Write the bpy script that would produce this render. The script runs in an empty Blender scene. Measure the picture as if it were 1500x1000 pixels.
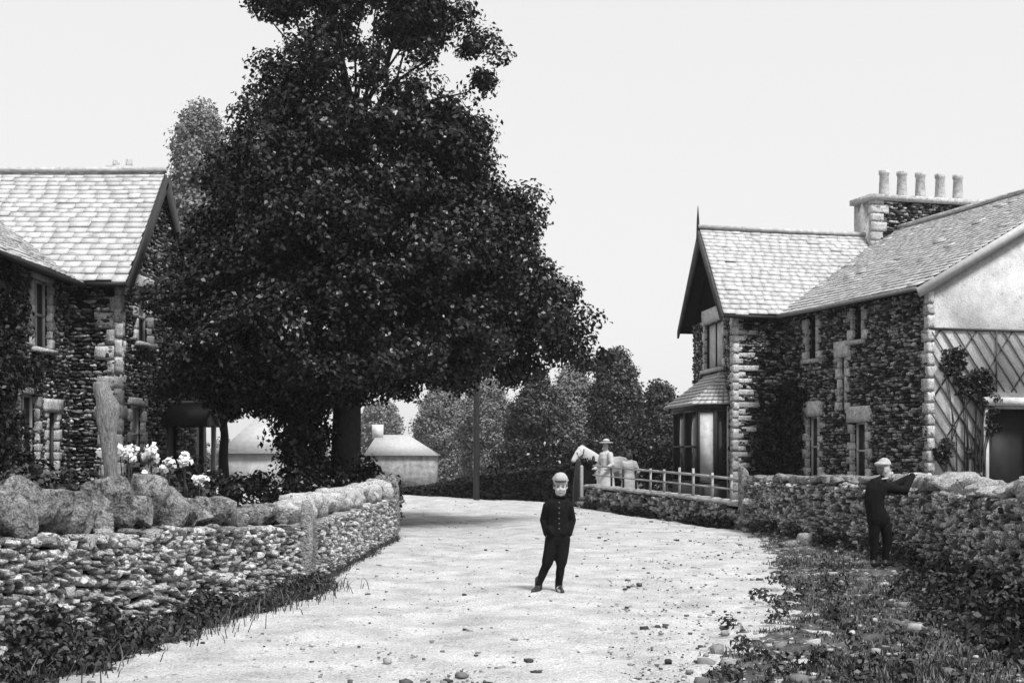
import bpy, math, random
import numpy as np
from mathutils import Vector

# ---------------------------------------------------------------- camera, world, sun, exposure
S = bpy.context.scene
COL = S.collection
F, HZ, EYE = 2000.0, 660.0, 1.55           # focal length and horizon row in photo pixels (1500 x 1000)
cam = bpy.data.cameras.new("camera"); camo = bpy.data.objects.new("camera", cam); COL.objects.link(camo)
cam.sensor_width = 36; cam.lens = F / 1500 * 36; cam.shift_y = (HZ - 500) / 1500
cam.clip_start = .1; cam.clip_end = 3000
camo.location = (0, 0, EYE); camo.rotation_euler = (math.radians(90), 0, 0)
S.camera = camo
SUN_EL, SUN_AZ = math.radians(56), math.radians(143)     # azimuth clockwise from +Y: behind the camera, to the right
w = bpy.data.worlds.new("World"); S.world = w; w.use_nodes = True
nt = w.node_tree; bg = nt.nodes["Background"]
sky = nt.nodes.new("ShaderNodeTexSky"); sky.sky_type = 'NISHITA'; sky.sun_disc = False
sky.sun_elevation = SUN_EL; sky.sun_rotation = SUN_AZ; sky.air_density = 1.0; sky.dust_density = 3.0; sky.altitude = 0
bw = nt.nodes.new("ShaderNodeRGBToBW"); nt.links.new(sky.outputs[0], bw.inputs[0])
pw = nt.nodes.new("ShaderNodeMath"); pw.operation = 'POWER'; pw.inputs[1].default_value = .12
nt.links.new(bw.outputs[0], pw.inputs[0])
ml = nt.nodes.new("ShaderNodeMath"); ml.operation = 'MULTIPLY'; ml.inputs[1].default_value = 4.5
nt.links.new(pw.outputs[0], ml.inputs[0]); nt.links.new(ml.outputs[0], bg.inputs[0]); bg.inputs[1].default_value = .1
sl = bpy.data.lights.new("sun", 'SUN'); so = bpy.data.objects.new("sun", sl); COL.objects.link(so)
sl.energy = 2.8; sl.angle = math.radians(14); sl.color = (1, 1, 1)
sd = Vector((math.sin(SUN_AZ) * math.cos(SUN_EL), math.cos(SUN_AZ) * math.cos(SUN_EL), math.sin(SUN_EL)))
so.rotation_euler = sd.to_track_quat('Z', 'Y').to_euler(); so.location = (10, -20, 30)
S.view_settings.view_transform = 'Standard'; S.view_settings.look = 'None'
S.view_settings.exposure = 0.8; S.view_settings.gamma = 1
S.render.engine = 'CYCLES'
S.cycles.max_bounces = 6; S.cycles.volume_bounces = 0; S.cycles.transparent_max_bounces = 4
S.cycles.use_adaptive_sampling = True

R = np.random.default_rng(7); random.seed(7)
def U(a, b, n=None): return R.uniform(a, b, n)
def gx(px, Y): return (px - 750) / F * Y                 # photo column at depth Y -> X
def gz(py, Y): return EYE + (HZ - py) / F * Y            # photo row at depth Y -> Z
def gy(py): return EYE * F / (py - HZ)                   # ground row -> depth

# ---------------------------------------------------------------- materials (all grey: the photograph is monochrome)
def mat(name, c0, c1=None, rough=.8, spec=.3, nscale=8, namt=.35, bump=0.0, bscale=40, speck=None, stretch=None, coord='Object', fine=None, pw=None):
    m = bpy.data.materials.new(name); m.use_nodes = True; t = m.node_tree; N = t.nodes; L = t.links
    b = N["Principled BSDF"]; b.inputs["Roughness"].default_value = rough
    b.inputs["Specular IOR Level"].default_value = spec
    tc = N.new("ShaderNodeTexCoord"); co = tc.outputs[coord]
    if stretch:
        mp = N.new("ShaderNodeMapping"); mp.inputs["Scale"].default_value = stretch; L.new(co, mp.inputs[0]); co = mp.outputs[0]
    if c1 is None: c1 = c0
    g = N.new("ShaderNodeNewGeometry")
    mr = N.new("ShaderNodeMapRange"); ri = g.outputs["Random Per Island"]
    if pw:
        pn = N.new("ShaderNodeMath"); pn.operation = 'POWER'; pn.inputs[1].default_value = pw; L.new(ri, pn.inputs[0]); ri = pn.outputs[0]
    L.new(ri, mr.inputs[0])
    mr.inputs[3].default_value = c0; mr.inputs[4].default_value = c1
    no = N.new("ShaderNodeTexNoise"); no.inputs["Scale"].default_value = nscale; no.inputs["Detail"].default_value = 6
    no.inputs["Roughness"].default_value = .65; L.new(co, no.inputs[0])
    nr = N.new("ShaderNodeMapRange"); nr.inputs[1].default_value = .3; nr.inputs[2].default_value = .7
    nr.inputs[3].default_value = 1 - namt; nr.inputs[4].default_value = 1 + namt; L.new(no.outputs[0], nr.inputs[0])
    mu = N.new("ShaderNodeMath"); mu.operation = 'MULTIPLY'; L.new(mr.outputs[0], mu.inputs[0]); L.new(nr.outputs[0], mu.inputs[1])
    out = mu.outputs[0]
    if speck:                                            # speck = (scale, threshold, darkness)
        s2 = N.new("ShaderNodeTexNoise"); s2.inputs["Scale"].default_value = speck[0]; s2.inputs["Detail"].default_value = 3; L.new(co, s2.inputs[0])
        r2 = N.new("ShaderNodeMapRange"); r2.inputs[1].default_value = speck[1]; r2.inputs[2].default_value = speck[1] + .06
        r2.inputs[3].default_value = 1; r2.inputs[4].default_value = speck[2]; L.new(s2.outputs[0], r2.inputs[0])
        m3 = N.new("ShaderNodeMath"); m3.operation = 'MULTIPLY'; L.new(out, m3.inputs[0]); L.new(r2.outputs[0], m3.inputs[1]); out = m3.outputs[0]
    if fine:
        s4 = N.new("ShaderNodeTexNoise"); s4.inputs["Scale"].default_value = fine[0]; s4.inputs["Detail"].default_value = 4; L.new(co, s4.inputs[0])
        r4 = N.new("ShaderNodeMapRange"); r4.inputs[1].default_value = .35; r4.inputs[2].default_value = .65; r4.inputs[3].default_value = 1 - fine[1]; r4.inputs[4].default_value = 1 + fine[1]; L.new(s4.outputs[0], r4.inputs[0])
        m5 = N.new("ShaderNodeMath"); m5.operation = 'MULTIPLY'; L.new(out, m5.inputs[0]); L.new(r4.outputs[0], m5.inputs[1]); out = m5.outputs[0]
    L.new(out, b.inputs["Base Color"])
    if bump:
        bn = N.new("ShaderNodeTexNoise"); bn.inputs["Scale"].default_value = bscale; bn.inputs["Detail"].default_value = 8; L.new(co, bn.inputs[0])
        bu = N.new("ShaderNodeBump"); bu.inputs["Strength"].default_value = bump; bu.inputs["Distance"].default_value = .03
        L.new(bn.outputs[0], bu.inputs["Height"]); L.new(bu.outputs[0], b.inputs["Normal"])
    return m
M = dict(
    road=mat('pale_grit', .43, rough=.95, spec=.1, nscale=1.6, namt=.3, bump=1, bscale=38, speck=(17, .62, .62), fine=(60, .25)),
    ground=mat('rough_turf', .07, rough=1, spec=.05, nscale=2.5, namt=.7, bump=.6, bscale=30),
    verge=mat('verge_turf', .075, rough=1, spec=.05, nscale=5, namt=.9, bump=1, bscale=25, speck=(22, .6, 3.0)),
    wallstone=mat('limestone', .1, .56, pw=1.1, rough=.85, spec=.25, nscale=22, namt=.5, bump=1, bscale=50, speck=(40, .58, .3), fine=(110, .4)),
    wallstone_dark=mat('mossy_limestone', .05, .6, pw=1.4, rough=.9, spec=.2, nscale=20, namt=.5, bump=1, bscale=50, speck=(30, .56, .25), fine=(90, .5)),
    cope=mat('lichened_coping', .12, .3, rough=.85, spec=.25, nscale=7, namt=.65, bump=1, bscale=28, speck=(18, .56, .35), fine=(70, .5)),
    cope_pale=mat('pale_coping', .25, .42, rough=.85, spec=.25, nscale=11, namt=.4, bump=1, bscale=40, speck=(22, .6, .4), fine=(70, .35)),
    core=mat('wall_core', .008, rough=1, spec=0),
    slatestone=mat('slate_rubble', .006, .4, pw=2.4, rough=.8, spec=.3, nscale=14, namt=.9, bump=1, bscale=40, speck=(26, .62, 3.2)),
    slatestone_left=mat('slate_rubble_left', .008, .42, pw=2.8, rough=.8, spec=.3, nscale=14, namt=.9, bump=1, bscale=40, speck=(26, .6, 2.8)),
    quoin=mat('limestone_dressing', .36, .52, rough=.85, spec=.2, nscale=9, namt=.35, bump=.8, bscale=40, speck=(16, .6, .45), fine=(50, .3)),
    slate=mat('pale_roof_slate', .42, .52, rough=.6, spec=.35, nscale=3, namt=.15, bump=.5, bscale=30, speck=(9, .64, .7), fine=(40, .15)),
    slate_ridge=mat('ridge_tile', .3, .5, rough=.7),
    under=mat('roof_underside', .015, rough=1, spec=.05),
    plaster=mat('limewash', .56, rough=.9, spec=.1, nscale=2.2, namt=.25, bump=.4, bscale=30, speck=(9, .64, .75), fine=(40, .15)),
    bargewood=mat('grey_bargeboard', .05, .07, rough=.8, nscale=6, namt=.4),
    darkwood=mat('dark_painted_timber', .015, .03, rough=.6, spec=.3, nscale=10, namt=.4),
    palewood=mat('pale_painted_timber', .4, .5, rough=.6, nscale=10, namt=.15),
    greywood=mat('weathered_timber', .16, .3, rough=.9, spec=.1, nscale=14, namt=.6, bump=1, bscale=20, stretch=(6, 6, .8)),
    rail=mat('weathered_rail', .26, .38, rough=.8, nscale=20, namt=.3),
    glass=mat('window_glass', .02, rough=.08, spec=.6),
    blind=mat('window_blind', .5, rough=.9, spec=.05, nscale=6, namt=.25),
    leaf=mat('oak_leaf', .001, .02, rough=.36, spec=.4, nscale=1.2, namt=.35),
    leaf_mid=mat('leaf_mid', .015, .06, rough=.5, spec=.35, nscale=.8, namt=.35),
    leaf_hazed=mat('leaf_hazed', .1, .2, rough=.6, spec=.3, nscale=.4, namt=.3),  # fading of distant trees painted in as a paler leaf colour
    ivy=mat('ivy_leaf', .003, .02, rough=.5, spec=.3, nscale=2, namt=.4),
    weed=mat('weed_leaf', .004, .07, rough=.5, spec=.35, nscale=3, namt=.5),
    grass=mat('grass_blade', .006, .24, pw=1.8, rough=.7, spec=.2, nscale=2.2, namt=.75),
    bark=mat('bark', .03, .05, rough=1, spec=.05, nscale=12, namt=.5, bump=1, bscale=15, stretch=(4, 4, 1)),
    petal=mat('white_petal', .6, .75, rough=.7, spec=.2, namt=.05),
    gravel=mat('loose_stone', .03, .45, pw=1.6, rough=.9, nscale=20, namt=.4),
    skin=mat('skin', .4, rough=.8, spec=.1, nscale=10, namt=.05),
    cloth=mat('dark_serge', .008, rough=.95, spec=.1, nscale=30, namt=.4, bump=.3, bscale=60),
    stocking=mat('dark_wool', .01, rough=1, spec=.05),
    boot=mat('boot_leather', .02, rough=.45, spec=.4),
    cap=mat('grey_tweed', .36, rough=.95, spec=.1, nscale=60, namt=.3),
    capdark=mat('cap_peak', .05, rough=.9, spec=.1),
    dark=mat('dark_detail', .015, rough=.6, spec=.3),
    hair=mat('brown_hair', .1, rough=.7, spec=.3),
    white=mat('white_cotton', .5, rough=.9, spec=.1, nscale=5, namt=.25, bump=.5, bscale=8),
    straw=mat('straw', .45, rough=.8, namt=.1),
    horse=mat('grey_horse_coat', .55, rough=.7, spec=.25, nscale=6, namt=.12),
    horsedark=mat('horse_mane', .05, rough=.8),
    button=mat('button', .09, rough=.4, spec=.5),
)

# ---------------------------------------------------------------- mesh collecting and object tree
ORI = {}
class Geo:
    def __init__(s): s.V = []; s.Q = []; s.n = 0; s.P = []
    def quads(s, V, Q):
        V = np.asarray(V, float); Q = np.asarray(Q, int)
        s.V.append(V); s.Q.append(Q + s.n); s.n += len(V)
    def poly(s, V, faces):
        s.V.append(np.asarray(V, float)); s.P += [[i + s.n for i in f] for f in faces]; s.n += len(V)
    def box(s, c, ax, ay, az):
        c, ax, ay, az = map(lambda v: np.asarray(v, float), (c, ax, ay, az))
        V = [c + i * ax + j * ay + k * az for k in (-1, 1) for j in (-1, 1) for i in (-1, 1)]
        Q = [[0, 2, 3, 1], [4, 5, 7, 6], [0, 1, 5, 4], [2, 6, 7, 3], [0, 4, 6, 2], [1, 3, 7, 5]]
        s.quads(V, Q)
    def beam(s, a, b, w, h, up=(0, 0, 1)):
        a = np.asarray(a, float); b = np.asarray(b, float); d = b - a; L = np.linalg.norm(d); d /= L
        sd_ = np.cross(d, up); sd_ /= np.linalg.norm(sd_) + 1e-9; u = np.cross(sd_, d)
        s.box((a + b) / 2, d * L / 2, sd_ * w / 2, u * h / 2)
    def tube(s, pts, rad, n=8, ry=None, cap=True):
        P = np.asarray(pts, float); k = len(P); rad = np.broadcast_to(np.asarray(rad, float), (k,))
        ry = rad if ry is None else np.broadcast_to(np.asarray(ry, float), (k,))
        if cap:                                          # rounded ends
            d0 = P[0] - P[1]; d0 /= np.linalg.norm(d0); d1 = P[-1] - P[-2]; d1 /= np.linalg.norm(d1)
            A = []; r = []; q = []
            for a in (85, 55, 28): A.append(P[0] + d0 * rad[0] * math.sin(math.radians(a))); r.append(rad[0] * math.cos(math.radians(a))); q.append(ry[0] * math.cos(math.radians(a)))
            B = []; r2 = []; q2 = []
            for a in (28, 55, 85): B.append(P[-1] + d1 * rad[-1] * math.sin(math.radians(a))); r2.append(rad[-1] * math.cos(math.radians(a))); q2.append(ry[-1] * math.cos(math.radians(a)))
            P = np.vstack([A, P, B]); rad = np.concatenate([r, rad, r2]); ry = np.concatenate([q, ry, q2]); k = len(P)
        T = np.gradient(P, axis=0); T /= np.linalg.norm(T, axis=1)[:, None] + 1e-9
        ref = np.array([0, 1, 0.]) if abs(T[:, 1]).mean() < .8 else np.array([1, 0, 0.])
        th = np.linspace(0, 2 * math.pi, n, endpoint=False); V = []
        for i in range(k):
            a = np.cross(ref, T[i]); a /= np.linalg.norm(a) + 1e-9; b = np.cross(T[i], a)
            V.append(P[i] + np.outer(np.cos(th) * rad[i], a) + np.outer(np.sin(th) * ry[i], b))
        V = np.vstack(V); Q = []
        for i in range(k - 1):
            for j in range(n): Q.append([i * n + j, i * n + (j + 1) % n, (i + 1) * n + (j + 1) % n, (i + 1) * n + j])
        base = s.n; s.quads(V, Q)
        s.P.append([base + j for j in range(n)][::-1]); s.P.append([base + (k - 1) * n + j for j in range(n)])
    def ell(s, c, r, n=16, m=10, fn=None):
        V = []; Q = []
        for i in range(m + 1):
            ph = math.pi * i / m
            ph = min(max(ph, .03), math.pi - .03)
            for j in range(n):
                a = 2 * math.pi * j / n; V.append((math.sin(ph) * math.cos(a), math.sin(ph) * math.sin(a), math.cos(ph)))
        for i in range(m):
            for j in range(n): Q.append([i * n + j, (i + 1) * n + j, (i + 1) * n + (j + 1) % n, i * n + (j + 1) % n])
        V = np.array(V)
        if fn is not None: V = fn(V)
        base = s.n; s.quads(V * np.asarray(r) + np.asarray(c), Q)
        s.P.append([base + j for j in range(n)]); s.P.append([base + m * n + j for j in range(n)][::-1])
    def build(s, name, m, parent=None, smooth=False, origin=None):
        V = np.vstack(s.V)
        if parent is not None: o0 = ORI[parent.name]
        else: o0 = np.array(origin if origin is not None else (0, 0, 0), float)
        V = V - o0
        me = bpy.data.meshes.new(name)
        Q = np.vstack(s.Q) if s.Q else np.zeros((0, 4), int)
        nl = Q.size + sum(len(p) for p in s.P); nf = len(Q) + len(s.P)
        me.vertices.add(len(V)); me.vertices.foreach_set('co', V.astype(np.float32).ravel())
        idx = np.concatenate([Q.ravel()] + [np.array(p) for p in s.P]) if s.P else Q.ravel()
        ln = np.concatenate([np.full(len(Q), 4), np.array([len(p) for p in s.P], int)])
        me.loops.add(nl); me.loops.foreach_set('vertex_index', idx.astype(np.int32))
        me.polygons.add(nf)
        st = np.concatenate([[0], np.cumsum(ln)[:-1]]); me.polygons.foreach_set('loop_start', st.astype(np.int32))
        me.polygons.foreach_set('loop_total', ln.astype(np.int32))
        if smooth: me.polygons.foreach_set('use_smooth', np.ones(nf, bool))
        me.update(calc_edges=True); me.validate()
        if nf < 3000 and s.P:
            import bmesh
            b_ = bmesh.new(); b_.from_mesh(me); bmesh.ops.recalc_face_normals(b_, faces=b_.faces); b_.to_mesh(me); b_.free()
        me.materials.append(M[m] if isinstance(m, str) else m)
        o = bpy.data.objects.new(name, me); COL.objects.link(o)
        if parent is not None: o.parent = parent
        else: o.location = o0
        ORI[o.name] = o0
        return o
def tag(o, label=None, cat=None, group=None, kind=None):
    if label: o['label'] = label
    if cat: o['category'] = cat
    if group: o['group'] = group
    if kind: o['kind'] = kind
    return o
def thing(name, loc, label, cat, group=None):
    o = bpy.data.objects.new(name, None); o.empty_display_size = .2; COL.objects.link(o); o.location = loc
    ORI[o.name] = np.array(loc, float); return tag(o, label, cat, group)

# stones: a rounded cube template, thrown in batches
def template(n, pw_=5):
    d = {}; V = []; Q = []
    def vid(p):
        k = tuple(np.round(p, 5))
        if k not in d: d[k] = len(V); V.append(p)
        return d[k]
    g = np.linspace(-1, 1, n + 1)
    for ax in range(3):
        for sg in (-1, 1):
            for i in range(n):
                for j in range(n):
                    c = []
                    for (a, b) in ((i, j), (i + 1, j), (i + 1, j + 1), (i, j + 1)):
                        p = np.zeros(3); p[ax] = sg; p[(ax + 1) % 3] = g[a]; p[(ax + 2) % 3] = g[b]; c.append(vid(p))
                    Q.append(c if sg > 0 else c[::-1])
    V = np.array(V); V = V / (np.sum(np.abs(V) ** pw_, axis=1) ** (1 / pw_))[:, None]
    return V, np.array(Q)
T2, T3, T4, TQ, TB = template(2, 9), template(3), template(5), template(3, 40), template(9, 4)
def stones(geo, C, H, ang, roll, T=T3, jit=.12, pitch=None, cuts=0, deep=.62, tap=1):
    """C centres (n,3); H half sizes (n,3) along wall, depth, up; ang = wall direction; roll = tilt in the wall's plane"""
    C = np.asarray(C, float); H = np.asarray(H, float); n = len(C)
    if n == 0: return
    V, Q = T; k = len(V)
    P = np.broadcast_to(V, (n, k, 3)).copy() + R.normal(0, jit, (n, k, 3))
    for _ in range(cuts):                                # random flats make rubble angular
        nn = R.normal(size=(n, 3)); nn[:, 1] -= .4; nn /= np.linalg.norm(nn, axis=1)[:, None]; d = U(deep, .95, (n, 1))
        pj = np.einsum('nki,ni->nk', P, nn); P -= np.maximum(pj - d, 0)[:, :, None] * nn[:, None, :]
    # skew and taper make each stone angular
    P[:, :, 0] *= 1 + P[:, :, 2] * U(-.18, .18, (n, 1)) * tap; P[:, :, 2] *= 1 + P[:, :, 0] * U(-.22, .22, (n, 1)) * tap
    P *= H[:, None, :]
    ang = np.broadcast_to(ang, (n,)); roll = np.broadcast_to(roll, (n,))
    cr, sr = np.cos(roll)[:, None], np.sin(roll)[:, None]
    x = P[:, :, 0] * cr - P[:, :, 2] * sr; z = P[:, :, 0] * sr + P[:, :, 2] * cr; y = P[:, :, 1]
    if pitch is not None:
        p_ = np.broadcast_to(pitch, (n,)); cp, sp = np.cos(p_)[:, None], np.sin(p_)[:, None]
        y, z = y * cp - z * sp, y * sp + z * cp
    ca, sa = np.cos(ang)[:, None], np.sin(ang)[:, None]
    W = np.stack([x * ca - y * sa, x * sa + y * ca, z], 2) + C[:, None, :]
    geo.quads(W.reshape(-1, 3), (Q[None] + (np.arange(n) * k)[:, None, None]).reshape(-1, 4))

class Path:
    def __init__(s, pts):
        P = np.array(pts, float); t = np.linspace(0, len(P) - 1, 12 * (len(P) - 1) + 1); out = []
        for q in t:                                      # Catmull-Rom
            i = min(int(q), len(P) - 2); f = q - i
            p0 = P[max(i - 1, 0)]; p1 = P[i]; p2 = P[i + 1]; p3 = P[min(i + 2, len(P) - 1)]
            out.append(.5 * ((2 * p1) + (-p0 + p2) * f + (2 * p0 - 5 * p1 + 4 * p2 - p3) * f * f + (-p0 + 3 * p1 - 3 * p2 + p3) * f ** 3))
        s.P = np.array(out); s.S = np.concatenate([[0], np.cumsum(np.linalg.norm(np.diff(s.P[:, :2], axis=0), axis=1))]); s.L = s.S[-1]
    def at(s, q):
        v = [np.interp(q, s.S, s.P[:, i]) for i in range(s.P.shape[1])]
        e = .05; a = math.atan2(np.interp(q + e, s.S, s.P[:, 1]) - np.interp(q - e, s.S, s.P[:, 1]), np.interp(q + e, s.S, s.P[:, 0]) - np.interp(q - e, s.S, s.P[:, 0]))
        return v, a
def rubble_wall(parent, path, side, thick, m, course=(.05, .11), T=T3, roll=.12, back=True, fineto=1e9):
    """path gives x, y, top height along the road face; side=+1 when the wall's body lies left of the path's direction"""
    g = Geo(); C = []; H = []; A = []; RR = []
    for face in ((0, 1) if back else (0,)):
        z = -.05
        while z < 1.5:
            ch0 = U(*course) * (1 if face == 0 else 1.8); s = U(-.1, 0)
            while s < path.L:
                ch = ch0 * U(.6, 1.5); w_ = ch * U(.8, 2.6) * (1.0 if face == 0 else 1.5)
                (x, y, top), a = path.at(s + w_ / 2)
                zz = z + ch0 / 2 + U(-.028, .028)
                if zz + ch * .3 < top:
                    nx, ny = -math.sin(a) * side, math.cos(a) * side
                    off = (.07 if face == 0 else thick - .07) + U(-.035, .035)
                    C.append((x + nx * off, y + ny * off, zz)); H.append((w_ / 2 * .96, .1, ch / 2 * U(.85, 1.05))); A.append(a); RR.append(U(-roll, roll))
                s += w_
            z += ch0 * .9
    stones(g, C, H, np.array(A), np.array(RR), T, .08, cuts=5)
    q = np.arange(0, path.L, .25)                        # the core that closes the joints
    V = []; Q = []
    for i, s in enumerate(list(q) + [path.L]):
        (x, y, top), a = path.at(s); nx, ny = -math.sin(a) * side, math.cos(a) * side
        for off, zz in ((.075, -.1), (.075, top - .03), (thick - .075, top - .03), (thick - .075, -.1)): V.append((x + nx * off, y + ny * off, zz))
        if i:
            b = i * 4
            for k in range(4): Q.append([b - 4 + k, b + k, b + (k + 1) % 4, b - 4 + (k + 1) % 4])
    gc = Geo(); gc.quads(V, Q); gc.P += [[0, 1, 2, 3], [gc.n - 4 + k for k in (3, 2, 1, 0)]]
    gc.build('wall_core', 'core', parent)
    return g.build('stone_facing', m, parent, smooth=False)

def leaf_batch(geo, P, Nrm, size, asp=.62, fold=.25):
    n = len(P); Nrm = Nrm / (np.linalg.norm(Nrm, axis=1)[:, None] + 1e-9)
    t = R.normal(size=(n, 3)); t -= Nrm * np.sum(t * Nrm, 1)[:, None]; t /= np.linalg.norm(t, axis=1)[:, None] + 1e-9
    b = np.cross(Nrm, t); s = (np.broadcast_to(size, (n,)) * U(.6, 1.35, n))[:, None]
    V = np.stack([P - t * s * .5, P + b * s * asp * .5 + Nrm * s * fold * .5 + t * s * .05, P + t * s * .5 - Nrm * s * .12, P - b * s * asp * .5 + Nrm * s * fold * .5 + t * s * .05], 1)
    geo.quads(V.reshape(-1, 3), np.arange(n * 4).reshape(n, 4))
def foliage(geo, C, r, per, size, flat=.75, up=.5):
    """clumps of leaves round centres C; r radius each"""
    C = np.asarray(C); n = len(C); r = np.broadcast_to(r, (n,)); k = per
    D = R.normal(size=(n, k, 3)); D /= np.linalg.norm(D, axis=2)[:, :, None]
    D[:, :, 2] *= flat
    rr = U(.35, 1.0, (n, k)) ** .7 * r[:, None] * U(.8, 1.25, (n, k))
    P = C[:, None] + D * rr[:, :, None]
    Nn = D + np.array([0, 0, up]) + R.normal(0, .55, (n, k, 3))
    leaf_batch(geo, P.reshape(-1, 3), Nn.reshape(-1, 3), size)
def leafy_tree(name, label, cat, base, rows, depth, nclump, per, leaf, clump, m, trunk_r, trunk_top, group=None, nlimb=24, thin=None, dscale=.85, mask=None):
    """rows = (z, x_left, x_right) of the crown at height z; the crown is round in plan"""
    t = thing(name, base, label, cat, group)
    rows = sorted(rows); Z = np.array([r[0] for r in rows]); XL = np.array([r[1] for r in rows]); XR = np.array([r[2] for r in rows])
    C = []
    zz = np.linspace(Z[0], Z[-1], 200); wd = np.interp(zz, Z, XR - XL); pr = wd ** 1.5 + .02; pr /= pr.sum()
    while len(C) < nclump:
        z = R.choice(zz, p=pr) + U(-.05, .05); xl = np.interp(z, Z, XL); xr = np.interp(z, Z, XR); cx = (xl + xr) / 2; hw = (xr - xl) / 2
        if thin is not None and U(0, 1) > thin(z): continue
        th = U(0, 2 * math.pi); f = U(.12, 1) ** .38; cr = min(clump * .8, hw * .6)
        x = cx + (hw - cr) * f * math.cos(th); y = depth + (hw * dscale) * f * math.sin(th)
        lob = 1 + .1 * math.sin(3 * th + z * 2.1) + .09 * math.sin(5 * th - z * 3.7 + 1) + U(-.07, .07)
        x = cx + (x - cx) * lob; y = depth + (y - depth) * lob
        if math.sin(th) > .3 and U(0, 1) < .35: continue
        if mask is not None and mask(x, y, z): continue
        C.append((x, y, z))
    C = np.array(C); g = Geo(); rad = U(.55, 1.2, len(C)) * clump
    foliage(g, C, rad, per, leaf); g.build('crown', m, t)
    tr = Geo(); bx, by, bz = base
    ctop = (np.interp(trunk_top, Z, XL) + np.interp(trunk_top, Z, XR)) / 2
    k = 9; pts = [];
    for i in range(k):
        f = i / (k - 1); z = bz - .1 + (trunk_top - bz) * f
        pts.append((bx + (ctop - bx) * f ** 1.8 + U(-1, 1) * trunk_r * .25 * (i > 0), by + (depth - by) * f, z))
    pts = np.array(pts); rr = trunk_r * np.array([1.45, 1.02, .95, .85, .72, .6, .45, .3, .15])
    tr.tube(pts, rr, 12)
    hi = C[C[:, 2] > Z[0] + (Z[-1] - Z[0]) * .3]; sel = hi[R.choice(len(hi), min(nlimb, len(hi)), replace=False)]
    for c in sel:
        zs = max(bz + (trunk_top - bz) * .28, min(c[2] - U(.6, 2.0), trunk_top * .95)); f = np.interp(zs, pts[:, 2], np.arange(k)); i0 = min(int(f), k - 2)
        a = pts[i0] + (pts[i0 + 1] - pts[i0]) * (f - i0); r0 = np.interp(zs, pts[:, 2], rr) * .42
        mid = (a + c) / 2 + np.array([0, 0, -.05 * np.linalg.norm(c - a)]) + R.normal(0, .06, 3) * np.linalg.norm(c - a)
        L_ = [a * (1 - u) ** 2 + 2 * mid * u * (1 - u) + c * u * u for u in np.linspace(0, 1, 7)]
        L_[2:6] = [p + R.normal(0, .035, 3) * np.linalg.norm(c - a) * .6 for p in L_[2:6]]
        tr.tube(L_, np.linspace(max(r0, trunk_r * .12), trunk_r * .04, 7), 6)
    tr.build('trunk', 'bark', t, smooth=True)
    return t
def bush(name, label, cat, C, r, per, leaf, m, group=None, base=None, stem=True):
    C = np.array(C, float); b = base if base is not None else (C[:, 0].mean(), C[:, 1].mean(), 0)
    t = thing(name, b, label, cat, group); g = Geo(); foliage(g, C, r, per, leaf); g.build('foliage', m, t)
    if stem:
        s = Geo()
        for c in C[::max(1, len(C) // 14)]:
            s.tube([(b[0] + (c[0] - b[0]) * .5, b[1] + (c[1] - b[1]) * .5, b[2] - .02), c * .55 + np.array(b) * .45 + [0, 0, .1], c], [.02, .015, .006], 5)
        s.build('stem', 'bark', t)
    return t
def blades(geo, X, Y, Z, h, lean=.45, wd=.012):
    n = len(X); a = U(0, 2 * math.pi, n); h = np.broadcast_to(h, (n,)) * U(.5, 1.4, n); l = U(.1, 1, n) * lean * h
    dx, dy = np.cos(a), np.sin(a); b = U(0, 2 * math.pi, n); sx, sy = np.cos(b) * wd, np.sin(b) * wd
    P = np.stack([X, Y, Z], 1)
    def pt(f, k, wf): return P + np.stack([dx * l * k + sx * wf, dy * l * k + sy * wf, h * f], 1)
    V = np.stack([pt(0, 0, -1), pt(0, 0, 1), pt(.55, .35, .8), pt(.55, .35, -.8), pt(1 - .1, 1, .1), pt(1 - .1, 1, -.1)], 1)
    Q = np.array([[0, 1, 2, 3], [3, 2, 4, 5]]); geo.quads(V.reshape(-1, 3), (Q[None] + (np.arange(n) * 6)[:, None, None]).reshape(-1, 4))

# ---------------------------------------------------------------- the ground, the road, the verge
def sstep(a, b, x): t = np.clip((x - a) / (b - a), 0, 1); return t * t * (3 - 2 * t)
def ground_z(x, y): return -1.75 * sstep(50, 95, y)
def sheet(name, xs, ys, zf, m, kind='structure'):
    X, Y = np.meshgrid(xs, ys); Z = zf(X, Y); nx = len(xs); ny = len(ys)
    V = np.stack([X, Y, Z], 2).reshape(-1, 3); i = np.arange(nx - 1)[None] + (np.arange(ny - 1) * nx)[:, None]
    Q = np.stack([i, i + 1, i + nx + 1, i + nx], 2).reshape(-1, 4); g = Geo(); g.quads(V, Q); o = g.build(name, m, None, smooth=True); o['kind'] = kind; return o
xs = np.concatenate([np.linspace(-900, -60, 12), np.linspace(-55, 55, 45), np.linspace(60, 900, 12)])
ys = np.concatenate([np.linspace(-60, 40, 30), np.linspace(42, 120, 40), np.linspace(130, 2500, 20)])
sheet('ground', xs, ys, lambda X, Y: ground_z(X, Y) - .03, 'ground')
def nz(x, y, s, sd_=0): return np.sin(x * s * 1.7 + sd_) * np.cos(y * s * 1.3 + sd_ * 2) + .5 * np.sin(x * s * 3.9 + y * s * 2.7 + sd_)
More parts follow.
